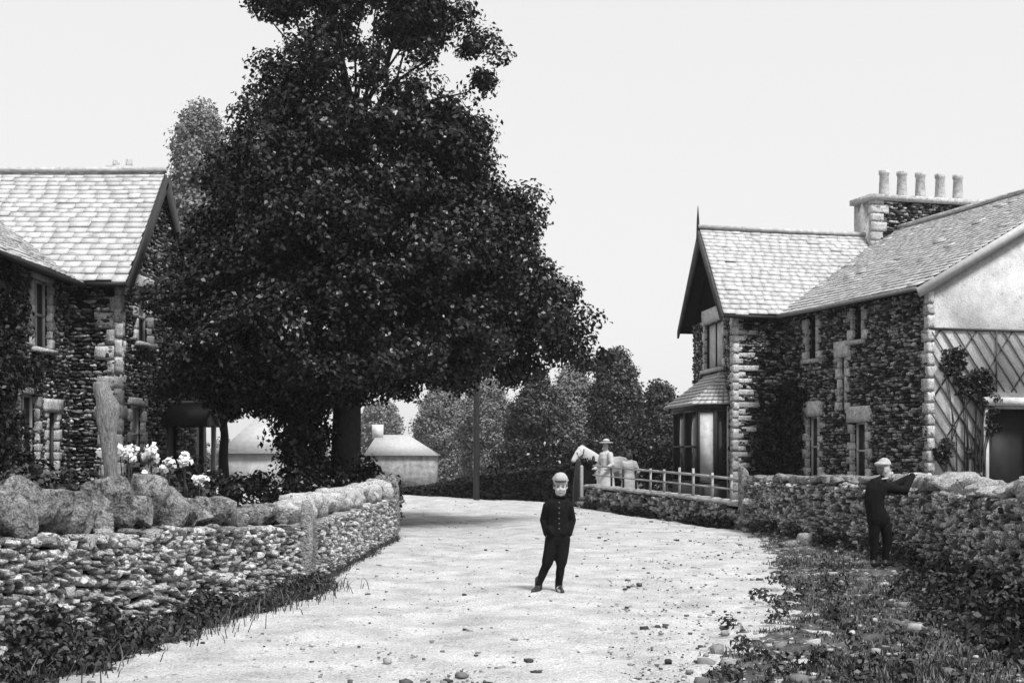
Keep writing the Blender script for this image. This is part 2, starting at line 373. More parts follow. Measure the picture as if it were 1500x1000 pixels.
# left and right edges of the road by depth
LY = [-10, 3, 9.1, 14.8, 23.8, 24.3, 30, 38, 47, 60]; LX = [-5.3, -4.2, -3.5, -2.35, -2.1, -3.0, -9, -14, -18, -20]
RY = [-10, 5, 9, 10.3, 12.3, 14.1, 17, 19.4, 23, 25.8, 28.5, 32, 36.5, 38.8, 43, 47.7, 60]; RX = [1.6, 1.0, 1.15, 1.5, 2.2, 2.6, 3.05, 3.5, 4.0, 4.4, 3.7, 2.8, 1.9, 1.85, -.95, -3.9, -12]
g = Geo(); ys = np.arange(-10, 56, .16); n = 46; V = []
for y in ys:
    l = np.interp(y, LY, LX); r = np.interp(y, RY, RX) + .9
    if y > 25: r = np.interp(y, RY, RX) + .1
    x = np.linspace(l, r, n); f = (x - l) / (r - l)
    z = .006 + .012 * nz(x, np.full(n, y), 1.6) + .018 * np.cos((x - .3) * 2.6) * np.exp(-((x - .3) / 2.2) ** 2)
    z += .036; z[0] -= .03; z[-1] -= .03; z += .01 * nz(x, np.full(n, y), 7.0, 2); cl_ = .3 + .25 * math.sin(y * .13) - (max(y - 26, 0) * .22)
    for q in (-1.15, -.35, .35, 1.1): z -= (.014 + .006 * math.sin(y * .8 + q * 3)) * np.exp(-((x - cl_ - q - .05 * math.sin(y * .5 + q)) / .11) ** 2)
    V.append(np.stack([x, np.full(n, y), z], 1))
V = np.vstack(V); i = np.arange(n - 1)[None] + (np.arange(len(ys) - 1) * n)[:, None]
g.quads(V, np.stack([i, i + 1, i + n + 1, i + n], 2).reshape(-1, 4)); g.build('road', 'road', smooth=True)['kind'] = 'structure'
# the verge on the right: a low rough bank up to the wall
WX = [3.7, 3.75, 4.05, 4.5, 4.95, 5.2, 5.02, 4.8, 4.55, 4.4]; WY = [-10, 2, 9, 12.5, 15.3, 17.5, 19.2, 21.5, 24.5, 25.9]
def verge_z(x, y):
    r = np.interp(y, RY, RX); wx = np.interp(y, WY, WX); f = np.clip((x - r) / np.maximum(wx - r, .2), -.1, 1.1)
    e = x - r
    return -.02 + .075 * sstep(-.25, .5, e) + .05 * sstep(.1, .8, f) + .03 * nz(x, y, 2.1, 1) * sstep(0, 1, e) + .016 * nz(x, y, 5.3, 4) + .012 * nz(x, y, 13.1, 2) + .008 * nz(x, y, 29.0, 7)
g = Geo(); ys = np.concatenate([np.arange(-10, 7.9, .2), np.arange(8, 26, .055)]); n = 90; V = []
for y in ys:
    r = np.interp(y, RY, RX) - .5; wx = np.interp(y, WY, WX) + .2; x = np.linspace(r, wx, n); z = verge_z(x, y); z[0] = -.02
    V.append(np.stack([x, np.full(n, y), z], 1))
V = np.vstack(V); i = np.arange(n - 1)[None] + (np.arange(len(ys) - 1) * n)[:, None]
g.quads(V, np.stack([i, i + 1, i + n + 1, i + n], 2).reshape(-1, 4)); g.build('verge', 'verge', smooth=True)['kind'] = 'structure'

# ---------------------------------------------------------------- field walls
# left wall: road face path, running away from the camera
Lp = Path([(-4.75, -2, 1.0), (-4.35, 3, 1.0), (-3.85, 7, .98), (-3.45, 9.1, .95), (-2.95, 11.6, .9), (-2.32, 14.76, .76), (-2.2, 17.7, .74), (-2.03, 23.6, .74)])
lw = thing('stone_wall', (-2.9, 12, 0), 'pale dry stone wall with big boulder copings along the left of the road', 'wall')
rubble_wall(lw, Lp, +1, .5, 'wallstone', (.03, .062), roll=.55)
def cope(parent, path, s0, s1, side, off, wr, hr, dr, m, rollf, T=T4, jit=.07, sink=.03):
    s = s0
    while s < s1:
        w_ = U(*wr); h = U(*hr); (x, y, top), a = path.at(s + w_ / 2); nx, ny = -math.sin(a) * side, math.cos(a) * side
        g = Geo(); d = U(*dr); ox = off + U(-.03, .03)
        stones(g, [(x + nx * ox, y + ny * ox, top + h / 2 - sink)], [(w_ / 2 * 1.06, d / 2, h / 2)], a, rollf(), T, jit, pitch=U(-.08, .08), cuts=10, deep=.48)
        g.build('coping_stone', m, parent, smooth=False); s += w_ * .96
def sfor(path, Y): return float(np.interp(Y, path.P[:, 1], path.S))
cope(lw, Lp, sfor(Lp, 5), sfor(Lp, 9.4), 1, .24, (.15, .3), (.28, .44), (.4, .5), 'cope', lambda: U(-.35, .3), TB, .018)
cope(lw, Lp, sfor(Lp, 9.4), sfor(Lp, 12.4), 1, .24, (.15, .36), (.26, .48), (.4, .5), 'cope', lambda: U(-.55, .3), TB, .018)
cope(lw, Lp, sfor(Lp, 12.4), sfor(Lp, 14.6), 1, .24, (.12, .26), (.2, .34), (.4, .5), 'cope', lambda: U(-.35, .3), TB, .018)
cope(lw, Lp, sfor(Lp, 15.1), sfor(Lp, 23.5), 1, .24, (.1, .19), (.28, .36), (.44, .5), 'cope_pale', lambda: U(.15, .4), T3)
g = Geo(); stones(g, [(-2.27, 14.95, .5), (-2.25, 15.3, .46)], [(.085, .09, .5), (.05, .08, .48)], math.radians(88), 0, T4, .03, cuts=6); g.build('through_stone', 'wallstone', lw)
g = Geo(); stones(g, [(-2.2, 23.75, .53)], [(.09, .24, .58)], math.radians(88), .03, T4, .04); g.build('end_stone', 'wallstone_dark', lw, smooth=True)
# right wall
Rp = Path([(3.7, 3, 1.25), (3.85, 7, 1.22), (4.2, 10.5, 1.18), (4.55, 12.8, 1.12), (4.93, 15.3, 1.08), (5.2, 17.5, 1.07), (5.02, 19.2, 1.08), (4.8, 21.5, 1.04), (4.52, 24.8, .98), (4.45, 25.7, .98)])
rw = thing('stone_wall', (5.3, 17, 0), 'dark rubble garden wall with pale rounded coping where a boy leans', 'wall')
rubble_wall(rw, Rp, -1, .5, 'wallstone_dark', (.032, .068), roll=.4)
cope(rw, Rp, sfor(Rp, 8), sfor(Rp, 18.9), -1, .24, (.28, .5), (.16, .26), (.5, .6), 'cope_pale', lambda: U(-.12, .12), sink=.05)
cope(rw, Rp, sfor(Rp, 18.9), sfor(Rp, 25.6), -1, .24, (.3, .5), (.13, .18), (.46, .54), 'cope', lambda: U(-.04, .04), sink=.03)
# parapet carrying the fence
Pp = Path([(4.33, 25.95, .5), (3.68, 28.5, .55), (2.8, 32, .58), (1.95, 36.3, .6)])
pwall = thing('parapet_wall', (3, 31, 0), 'low dark stone wall with a pale flat top under the rail fence', 'wall')
rubble_wall(pwall, Pp, -1, .4, 'wallstone_dark', (.05, .1), roll=.15, T=T2)
g = Geo(); C = []; H = []; A = []; s = 0
while s < Pp.L:
    w_ = U(.4, .8); (x, y, top), a = Pp.at(s + w_ / 2); nx, ny = math.sin(a), -math.cos(a)
    C.append((x + nx * .19, y + ny * .19, top + .02)); H.append((w_ / 2 * 1.0, .22, .045)); A.append(a); s += w_
stones(g, C, H, np.array(A), 0, T3, .03); g.build('coping', 'cope_pale', pwall, smooth=True)
# bank wall on the far side of the road
Bp = Path([(1.9, 38.6, 1.25), (.9, 40.1, 1.05), (-.95, 42.8, .8), (-2.4, 45.2, .45), (-4.0, 47.7, .2), (-7, 51, .12)])
bw_ = thing('bank_wall', (-1, 43, 0), 'low dark wall across the far bend of the road', 'wall')
rubble_wall(bw_, Bp, -1, .6, mat('shade_darkened_stone', .003, .03, rough=1, spec=.1, nscale=10, namt=.5), (.06, .12), T=T2)  # near-black stone colour carries the shadow lying on this wall
g = Geo(); C = []; 
for s in np.arange(0, Bp.L, .16):
    (x, y, top), a = Bp.at(s); C.append((x + math.sin(a) * .3, y - math.cos(a) * .3, top - .02))
foliage(g, C, .17, 60, .09); tag(g.build('ivy', 'ivy'), 'dark ivy trailing along the top of the far bank wall', 'ivy', kind='stuff')

# ---------------------------------------------------------------- houses
def d2(v): return np.array([v[0], v[1], 0.])
def house_wall(parent, p0, dr, nm, length, ztop, holes, m, gable=None, course=(.045, .095), wide=(1.0, 2.8), T=T2, corez=True, facing=True, name='wall'):
    """p0 ground corner, dr unit direction, nm outward normal; gable=(z0, x_apex, z_apex) adds a triangle above ztop"""
    p0 = d2(p0); dr = d2(dr); nm = d2(nm); a = math.atan2(dr[1], dr[0]); g = Geo()
    def P(x, z, off=0): return p0 + dr * x + nm * off + np.array([0, 0, z])
    X = sorted({.07 if facing else 0, length - (.07 if facing else 0), *[h[0] for h in holes], *[h[1] for h in holes]}); Z = sorted({-.2, ztop, *[h[2] for h in holes], *[h[3] for h in holes]})
    gc = Geo()
    for i in range(len(X) - 1):
        for j in range(len(Z) - 1):
            cx, cz = (X[i] + X[i + 1]) / 2, (Z[j] + Z[j + 1]) / 2
            if any(h[0] < cx < h[1] and h[2] < cz < h[3] for h in holes): continue
            gc.box(P(cx, cz, -.2), dr * (X[i + 1] - X[i]) / 2, nm * .17, np.array([0, 0, (Z[j + 1] - Z[j]) / 2]))
    if gable:
        V = [P(0, ztop, -.03), P(length, ztop, -.03), P(gable[0], gable[1], -.03), P(0, ztop, -.37), P(length, ztop, -.37), P(gable[0], gable[1], -.37)]
        gc.poly(V, [[0, 1, 2], [5, 4, 3], [0, 3, 4, 1], [1, 4, 5, 2], [2, 5, 3, 0]])
    C = []; H = []; RR = []
    if facing:
        z = 0; top = gable[1] if gable else ztop
        while z < top:
            ch = U(*course); zc = z + ch / 2; lo, hi = 0, length
            if zc > ztop and gable:
                f = (zc + ch / 2 - ztop) / (gable[1] - ztop); lo = gable[0] * f; hi = length + (gable[0] - length) * f
            elif zc + ch / 2 > ztop + .02: break
            iv = [(lo, hi)]
            for h in holes:
                if h[2] - ch * .4 < zc < h[3] + ch * .4:
                    nv = []
                    for (q, r) in iv:
                        if h[1] <= q or h[0] >= r: nv.append((q, r)); continue
                        if h[0] - q > .03: nv.append((q, h[0]))
                        if r - h[1] > .03: nv.append((h[1], r))
                    iv = nv
            for (q, r) in iv:
                x = q
                while x < r - .02:
                    w_ = min(ch * U(*wide), r - x)
                    if r - x - w_ < .06: w_ = r - x
                    C.append(P(x + w_ / 2, zc + U(-.015, .015), -.03 + U(-.02, .025))); H.append((w_ / 2 * .97, .06, ch / 2 * U(.8, .98))); RR.append(U(-.14, .14)); x += w_
            z += ch
        stones(g, C, H, a, np.array(RR), T, .1, cuts=3)
        o = g.build(name, m, parent, smooth=False); gc.build('wall_core', 'core', o)
    else: o = gc.build(name, m, parent)
    return P
def window(parent, P, dr, nm, x0, x1, z0, z1, lintel=None, sill=True, bars=(1, 1), m='glass', fm='palewood', blind=None, depth=.12, jamb=True, jm='quoin', name='window'):
    dr = d2(dr); nm = d2(nm); g = Geo(); cx, cz = (x0 + x1) / 2, (z0 + z1) / 2; hx, hz = (x1 - x0) / 2, (z1 - z0) / 2; up = np.array([0, 0, 1.])
    g.box(P(cx, cz, -depth), dr * hx, nm * .01, up * hz); o = g.build(name, m, parent)
    f = Geo(); t = .045
    for s in (-1, 1):
        f.box(P(cx + s * (hx - t / 2), cz, -depth + .03), dr * t / 2, nm * .03, up * hz)
        f.box(P(cx, cz + s * (hz - t / 2), -depth + .03), dr * (hx - t), nm * .03, up * t / 2)
    for i in range(bars[0]): f.box(P(x0 + (x1 - x0) * (i + 1) / (bars[0] + 1), cz, -depth + .03), dr * .018, nm * .022, up * (hz - t))
    for i in range(bars[1]): f.box(P(cx, z0 + (z1 - z0) * (i + 1) / (bars[1] + 1), -depth + .035), dr * (hx - t), nm * .03, up * .022)
    f.build('frame', fm, o)
    if blind:
        b = Geo(); b.box(P(cx, z0 + hz * 2 * (1 - blind / 2) if blind < 1 else cz, -depth + .014), dr * hx * .86, nm * .004, up * hz * min(blind, .94)); b.build('blind', 'blind', o)
    a = math.atan2(dr[1], dr[0])
    if lintel:
        L = Geo(); e, h = lintel; stones(L, [P(cx, z1 + h / 2, -.02)], [(hx + e, .1, h / 2)], a, 0, TQ, .01, tap=.2); L.build('lintel', jm, parent)
    if sill:
        L = Geo(); L.box(P(cx, z0 - .05, .03), dr * (hx + .14), nm * .12, up * .045); L.build('sill', jm, parent)
    if jamb:
        for s in (-1, 1):
            C = []; H = []; k = 0; z = z0
            while z < z1 - .05:
                h = min(U(.14, .26), z1 - z); wd = (.05 if (k % 2) else .11) + U(-.02, .02)
                C.append(P((x0 if s < 0 else x1) + s * wd, z + h / 2, .0)); H.append((wd, .06, h / 2 * .98)); z += h; k += 1
            L = Geo(); stones(L, C, H, a, 0, TQ, .02, tap=.3); L.build('jamb', jm, o)
    return o
def quoins(parent, P, dr, x_edge, sgn, z0, z1, sizes, hh, m='quoin', gap=1.0, off=.0, name='quoins'):
    a = math.atan2(dr[1], dr[0]); C = []; H = []; z = z0; k = 0
    while z < z1 - .1:
        h = U(*hh); wd = sizes[k % len(sizes)] * U(.85, 1.12); C.append(P(x_edge + sgn * wd / 2, z + h / 2, off - .04 + U(-.01, .01))); H.append((wd / 2, .08, h / 2 * .95 * gap)); z += h; k += 1
    g = Geo(); stones(g, C, H, a, 0, TQ, .02, tap=.3); g.build(name, m, parent)
def slate_roof(parent, e0, along, slope, length, slen, m='slate', gauge=(.2, .11), sw=.28, name='roof', clip=None):
    """e0 eave corner, along unit 3D, slope unit 3D pointing up the roof"""
    e0 = np.asarray(e0, float); al = np.asarray(along, float); sl_ = np.asarray(slope, float); nn = np.cross(al, sl_)
    if nn[2] < 0: nn = -nn
    g = Geo(); u = Geo(); u.box(e0 + al * length / 2 + sl_ * slen / 2 - nn * .06, al * length / 2, sl_ * slen / 2, nn * .04)
    q = 0; k = 0; B = []
    while q < slen:
        gg = gauge[0] + (gauge[1] - gauge[0]) * q / slen; x = -U(0, sw) ; x = 0.0 - (k % 2) * sw * .5
        first = True
        while x < length:
            w_ = sw * U(.7, 1.3); a0 = max(x, 0); a1 = min(x + w_, length)
            if a1 - a0 > .03:
                ln = gg * U(1.25, 1.35); tl = U(.02, .04); jj = U(-.012, .012)
                c = e0 + al * (a0 + a1) / 2 + sl_ * (q + ln / 2 + jj) + nn * (.004 + tl * .3 + .012 * math.sin(a0 * 1.1 + q * .9) + (U(0, .02) if U(0, 1) < .06 else 0)) - sl_ * (U(.03, .07) if U(0, 1) < .02 else 0)
                ys_ = sl_ * math.cos(.13) - nn * math.sin(.13); zs_ = nn * math.cos(.13) + sl_ * math.sin(.13)
                g.box(c, al * (a1 - a0) / 2 * .985, ys_ * ln / 2, zs_ * .015)
            x += w_
        q += gg; k += 1
    o = g.build(name, m, parent); u.build('roof_board', 'under', o); return o
def V3(a, b, c): v = np.array([a, b, c], float); return v / np.linalg.norm(v)

# --- left house -----------------------------------------------------------
lh = thing('stone_house', (-9, 28, 0), 'slate stone house on the left, its gable half behind the big tree', 'house')
E = 5.05
# wing A: ridge along X, gable facing right (+X)
A0 = (-7.95, 27.75); GW = 5.4; ap = 7.72
hA = [(.95, 1.75, 3.85, 4.95), (.55, 1.3, 1.3, 2.5), (3.05, 3.9, .1, 2.1)]
PA = house_wall(lh, A0, (.05, .99875), (.99875, -.05), GW, E, hA, 'slatestone_left', gable=(GW / 2, ap - .1))
dA, nA = (.05, .99875), (.99875, -.05)
window(lh, PA, dA, nA, .95, 1.75, 3.85, 4.95, (.16, .3), bars=(1, 1), fm='blind', blind=.5)
window(lh, PA, dA, nA, .55, 1.3, 1.3, 2.5, (.2, .16), bars=(0, 1), blind=.6)
g = Geo(); g.box(PA(3.47, 1.1, -.12), d2(dA) * .42, d2(nA) * .03, [0, 0, 1.0]); g.build('door', 'darkwood', lh)
hF = []
PF = house_wall(lh, (-9.05, 27.75), (1, 0), (0, -1), 1.1, E, hF, 'slatestone')
quoins(lh, PF, (1, 0), 1.14, -1, .0, 4.75, (.3, .56), (.27, .36))
quoins(lh, PA, dA, -.05, 1, .0, 4.95, (.16, .3), (.27, .36))
house_wall(lh, (-15, 33.15), (1, 0), (0, 1), 7.2, E, [], 'slatestone', facing=False, name='rear_wall')
# wing B: facade facing right, running toward the camera
B0 = (-9.0, 27.7); dB, nB = (0, -1), (1, 0)
hB = [(1.2, 2.1, 3.5, 4.8), (1.9, 2.8, 1.2, 2.6), (.75, 1.35, .1, 2.35)]
PB = house_wall(lh, B0, dB, nB, 9.0, E - .1, hB, 'slatestone')
window(lh, PB, dB, nB, 1.2, 2.1, 3.5, 4.8, (.1, .1), bars=(1, 1))
window(lh, PB, dB, nB, 1.9, 2.8, 1.2, 2.6, (.1, .12), bars=(1, 1))
g = Geo(); g.box(PB(1.05, 1.2, -.14), d2(dB) * .3, d2(nB) * .03, [0, 0, 1.15]); g.build('door', 'dark', lh)
window(lh, PB, dB, nB, .8, 1.3, .15, 2.3, (.28, .26), sill=False, bars=(0, 0), m='dark', fm='darkwood', depth=.09, name='doorway')
house_wall(lh, (-17, 18.7), (1, 0), (0, -1), 8.0, E - .1, [], 'slatestone', gable=(4, 7.6), facing=False, name='end_wall')
sA = math.atan2(ap - 4.95, GW / 2 + .35)
rl = (GW / 2 + .35) / math.cos(sA)
slate_roof(lh, (-17, 27.4, 4.95), (1, 0, 0), (0, math.cos(sA), math.sin(sA)), 9.26, rl, gauge=(.23, .16), sw=.34)
slate_roof(lh, (-17, 33.5, 4.95), (1, 0, 0), (0, -math.cos(sA), math.sin(sA)), 9.26, rl)
slB = math.atan(.66)
slate_roof(lh, (-8.62, 18.4, 4.9), (0, 1, 0), (-math.cos(slB), 0, math.sin(slB)), 12.4, 4.4 / math.cos(slB), gauge=(.2, .14), sw=.3)
slate_roof(lh, (-17.4, 18.4, 4.9), (0, 1, 0), (math.cos(slB), 0, math.sin(slB)), 12.4, 4.4 / math.cos(slB))
def barge(parent, apex, foot, drop=.28, th=.05, m='darkwood', name='bargeboard'):
    g = Geo(); apex = np.array(apex, float); foot = np.array(foot, float); g.beam(apex - [0, 0, drop / 2 + .02], foot - [0, 0, drop / 2 + .02], th, drop); return g.build(name, m, parent)
xr = -7.7
barge(lh, (xr, 30.45, ap + .02), (xr, 27.38, 4.93)); barge(lh, (xr, 30.45, ap + .02), (xr, 33.5, 4.93), drop=.42)
g = Geo(); g.beam((xr - .05, 31.6, 6.1), (xr - .05, 33.0, 6.1), .08, .14); g.build('collar_tie', 'greywood', lh)
g = Geo(); g.beam((-17, 30.45, ap + .08), (-7.72, 30.45, ap + .08), .22, .1); g.build('ridge_tile', 'slate_ridge', lh)
g = Geo(); g.beam((-12.99, 18.4, 7.8), (-12.99, 30.7, 7.8), .22, .1); g.build('ridge_tile', 'slate_ridge', lh)
g = Geo(); g.beam((-8.5, 27.33, 4.88), (-7.72, 27.33, 4.88), .1, .09); g.build('gutter', 'dark', lh)
g = Geo(); g.beam((-8.55, 18.4, 4.84), (-8.55, 27.3, 4.84), .1, .09); g.build('gutter', 'dark', lh)
ck = Geo(); ck.box((-8.9, 31.2, 7.6), (.3, 0, 0), (0, .3, 0), (0, 0, .4)); co_ = ck.build('chimney', 'quoin', lh)
for dx in (-.15, .15):
    g = Geo(); g.tube([(-8.9 + dx, 31.2, 7.98), (-8.9 + dx, 31.2, 8.2)], [.09, .07], 10, cap=False); g.build('chimney_pot', 'quoin', co_)
# porch of the gable: a small gabled roof projecting to the right
po = Geo()
ry0, rx0 = 31.1, -7.75
for s in (-1, 1):
    a = np.array([rx0, ry0, 2.62]); e = np.array([rx0, ry0 + s * .75, 2.12]); n_ = np.cross([1, 0, 0], e - a); n_ /= np.linalg.norm(n_)
    po.box((a + e) / 2 + [.45, 0, 0], (.5, 0, 0), (e - a) / 2, n_ * .03)
pr_ = po.build('porch_roof', 'darkwood', lh)
g = Geo(); g.beam((rx0 - .05, ry0, 2.66), (rx0 + .95, ry0, 2.66), .08, .06); g.build('ridge_board', 'palewood', pr_)
for yy in (ry0 - .62, ry0 + .62):
    g = Geo(); g.beam((rx0 + .82, yy, 0), (rx0 + .82, yy, 2.16), .1, .1, up=(0, 1, 0)); g.build('porch_post', 'palewood' if yy > ry0 else 'darkwood', lh)
g = Geo(); g.poly([(rx0 + .86, ry0 - .7, 2.13), (rx0 + .86, ry0 + .7, 2.13), (rx0 + .86, ry0, 2.58), (rx0 + .82, ry0 - .7, 2.13), (rx0 + .82, ry0 + .7, 2.13), (rx0 + .82, ry0, 2.58)], [[0, 1, 2], [5, 4, 3], [0, 3, 4, 1], [1, 4, 5, 2], [2, 5, 3, 0]]); g.build('porch_gable', 'dark', lh)

# --- right house ----------------------------------------------------------
rh = thing('stone_house', (8, 33, 0), 'slate stone house on the right with five chimney pots and a trellised end', 'house')
uu = np.array([-.272, .962]); vv = np.array([.962, .272]); C1 = np.array([8.77, 28.75]); I0 = C1 + uu * 6.5
PM = None
ER = 5.15
hM = [(2.48, 3.06, .9, 2.2), (4.71, 5.23, .9, 2.39), (4.8, 5.25, 3.8, 4.85), (2.65, 3.05, 4.1, 4.85), (3.4, 3.64, 2.5, 3.75)]
PM = house_wall(rh, C1, uu, -vv, 6.55, ER, hM, 'slatestone')
window(rh, PM, uu, -vv, 2.48, 3.06, .9, 2.2, (.22, .38), bars=(0, 1))
window(rh, PM, uu, -vv, 4.71, 5.23, .9, 2.39, (.17, .38), bars=(0, 1))
window(rh, PM, uu, -vv, 4.8, 5.25, 3.8, 4.85, None, bars=(0, 1), fm='darkwood')
window(rh, PM, uu, -vv, 2.65, 3.05, 4.1, 4.85, None, bars=(0, 1), fm='darkwood')
window(rh, PM, uu, -vv, 3.4, 3.64, 2.5, 3.75, (.24, .38), bars=(0, 0), sill=False, blind=1)
quoins(rh, PM, uu, -.04, 1, 0, 4.95, (.14, .24), (.2, .3))
# gable end, limewashed
he = [(1.42, 2.6, .1, 2.45)]
def PE(x, z, off=0): return d2(C1) + d2(vv) * x - d2(uu) * off + np.array([0, 0, z])
g = Geo(); ol = [(.02, -.2), (1.42, -.2), (1.42, 2.45), (2.6, 2.45), (2.6, -.2), (8.8, -.2), (8.8, 5.1), (4.4, 7.6), (.02, 5.1)]; k = len(ol)
g.poly([PE(x, z, 0) for x, z in ol] + [PE(x, z, -.35) for x, z in ol], [list(range(k)), list(range(k, 2 * k))[::-1]] + [[i, (i + 1) % k, (i + 1) % k + k, i + k] for i in range(k)]); g.build('limewashed_wall', 'plaster', rh)
g = Geo(); g.box(PE(2.0, 1.25, -.3), d2(vv) * .6, d2(uu) * .02, [0, 0, 1.2]); g.build('doorway', 'dark', rh)
g = Geo(); g.box(PE(2.1, 2.6, .06), d2(vv) * .85, d2(uu) * .09, [0, 0, .09]); g.build('door_lintel', 'plaster', rh)
g = Geo(); g.box(PE(1.36, 1.25, .04), d2(vv) * .05, d2(uu) * .05, [0, 0, 1.22]); g.build('door_frame', 'palewood', rh)
tr = Geo()                                                # trellis laths in two directions and its top rail
for k in range(-26, 26):
    for sg in (1, -1):
        x0 = k * .3; seg = []
        for t in np.linspace(0, 4.1, 83):
            x = x0 + (4.1 - t) * .72 * sg if sg > 0 else x0 + t * .72; 
            if .02 < x < 3.2 and not (x > 1.3 and t < 2.78): seg.append((x, t))
        if sg < 0 and k % 3: continue
        runs = []; 
        for p_ in seg:
            if runs and abs(runs[-1][-1][1] - p_[1]) < .06: runs[-1].append(p_)
            else: runs.append([p_])
        for q_ in runs:
            if len(q_) > 3: tr.beam(PE(q_[0][0], q_[0][1] + U(-.02, .02), .02 + .012 * sg), PE(q_[-1][0] + U(-.03, .03), q_[-1][1], .02 + .012 * sg), U(.026, .042), .016, up=tuple(d2(-uu)))
tr.beam(PE(0, 4.12, .03), PE(3.2, 4.12, .03), .03, .05); tr.beam(PE(1.62, 2.8, .05), PE(1.62, 4.1, .05), .03, .03, up=(1, 0, 0))
tr.build('trellis', 'bargewood', rh)
# main roof
al3 = d2(uu); sm = math.atan(.57); up3 = d2(vv) * math.cos(sm) + np.array([0, 0, math.sin(sm)])
e0 = d2(C1 - uu * .14 - vv * .35) + [0, 0, 4.97]
slate_roof(rh, e0, al3, up3, 11, 4.75 / math.cos(sm), gauge=(.2, .14), sw=.3)
up3b = -d2(vv) * math.cos(sm) + np.array([0, 0, math.sin(sm)])
slate_roof(rh, d2(C1 - uu * .14 + vv * 9.15) + [0, 0, 4.97], al3, up3b, 11, 4.75 / math.cos(sm))
bt = d2(C1 - uu * .17 + vv * 4.4) + [0, 0, 4.97 + 4.75 * .57]
barge(rh, bt, e0 - al3 * .02, .2, m='palewood'); barge(rh, bt, d2(C1 - uu * .17 + vv * 9.15) + [0, 0, 4.97], .2, m='palewood')
g = Geo(); g.beam(e0 - d2(vv) * .05 - [0, 0, .04], e0 - d2(vv) * .05 + al3 * 6.9 - [0, 0, .04], .09, .08); g.build('gutter', 'greywood', rh)
g = Geo(); g.beam(bt + [0, 0, .06], bt + al3 * 11 + [0, 0, .06], .22, .1); g.build('ridge_tile', 'slate_ridge', rh)
house_wall(rh, C1 + vv * 8.8, uu, vv, 10.5, ER - .1, [], 'plaster', facing=False, name='rear_wall')
# the wing with its gable toward the road
C2 = np.array([5.62, 34.6]); u2 = np.array([-.1, .995]); n2 = np.array([-.995, -.1]); WG = 4.4
PW = house_wall(rh, C2, vv, -uu, 2.2, ER, [], 'slatestone')
quoins(rh, PW, vv, -.05, 1, 0, 4.85, (.3, .62, .26, .5, .34, .7), (.12, .19), gap=.85)
hG = [(1.0, 2.9, 3.75, 5.0)]
PG = house_wall(rh, C2, u2, n2, WG, ER, hG, 'slatestone_left', gable=(WG / 2, 7.4))
quoins(rh, PG, u2, -.05, 1, 0, 4.95, (.2, .34), (.2, .3))
window(rh, PG, u2, n2, 1.0, 2.9, 3.75, 5.0, (.22, .38), bars=(1, 0), fm='darkwood', blind=1, depth=.08)
apx = d2(C2 + u2 * WG / 2 - vv * .38) + [0, 0, 7.5]
r0 = d2(C2 - u2 * .35 - vv * .38) + [0, 0, 4.97]; r1 = d2(C2 + u2 * (WG + .35) - vv * .38) + [0, 0, 4.97]
slate_roof(rh, r0, d2(vv), V3(*(apx - r0)), 10.5, np.linalg.norm(apx - r0), gauge=(.19, .15), sw=.28)
slate_roof(rh, r1, d2(vv), V3(*(apx - r1)), 10.2, np.linalg.norm(apx - r1))
apx = apx - d2(vv) * .04; f1 = r0 - d2(vv) * .04; f2 = r1 - d2(vv) * .04
g = Geo(); g.poly([apx, f2 - [0, 0, 0], f2 - [0, 0, .2], apx - [0, 0, .55]] + [p + d2(vv) * .06 for p in (apx, f2, f2 - np.array([0, 0, .2]), apx - np.array([0, 0, .55]))], [[0, 1, 2, 3], [7, 6, 5, 4], [0, 4, 5, 1], [1, 5, 6, 2], [2, 6, 7, 3], [3, 7, 4, 0]]); g.build('bargeboard', 'bargewood', rh)
barge(rh, apx, f1, .2, m='bargewood')
g = Geo(); g.beam(apx + [0, 0, .06], apx + d2(vv) * 5.2 + [0, 0, .06], .2, .1); g.build('ridge_tile', 'slate_ridge', rh)
g = Geo(); g.tube([apx + [0, 0, -.3], apx + [0, 0, .25], apx + [0, 0, .62]], [.05, .035, .008], 8); g.build('finial', 'darkwood', rh)
g = Geo(); g.beam(f1 - [0, 0, .05], f1 + d2(vv) * 1.75 - [0, 0, .05], .09, .08); g.build('gutter', 'dark', rh)
house_wall(rh, C2 + u2 * WG, vv, uu, 9, ER, [], 'slatestone', facing=False, name='rear_wall')
# chimney stack with five pots
cs = C2 + u2 * WG / 2 + vv * 4.56; LC = 3.85
chm = house_wall(rh, cs - uu * .45, vv, -uu, LC, 8.45, [], 'slatestone', name='chimney')
cho = [o for o in rh.children if o.name.startswith('chimney')][-1]
g = Geo(); g.box(d2(cs + vv * LC / 2 + uu * .12) + [0, 0, 7.2], d2(vv) * (LC / 2 - .02), d2(uu) * .42, [0, 0, 1.24]); g.build('stack_core', 'quoin', cho)
g = Geo(); g.box(d2(cs + vv * LC / 2) + [0, 0, 8.53], d2(vv) * (LC / 2 + .1), d2(uu) * .58, [0, 0, .075]); g.build('cornice', 'quoin', cho)
quoins(cho, chm, vv, -.04, 1, 5.5, 8.45, (.36, .5), (.2, .28))
for i, px in enumerate((1295, 1321, 1348, 1377, 1403)):
    r = (px - 750) / F; c = cs; s = (c[0] - r * c[1]) / (r * vv[1] - vv[0]); c = cs + vv * s
    g = Geo(); g.tube([tuple(d2(c)[:2]) + (8.6,), tuple(c) + (8.75,), tuple(c) + (9.25,), tuple(c) + (9.28,), tuple(c) + (9.38,)], [.17, .15, .125, .15, .15], 14, cap=False); g.build('chimney_pot', 'quoin', cho, smooth=True)
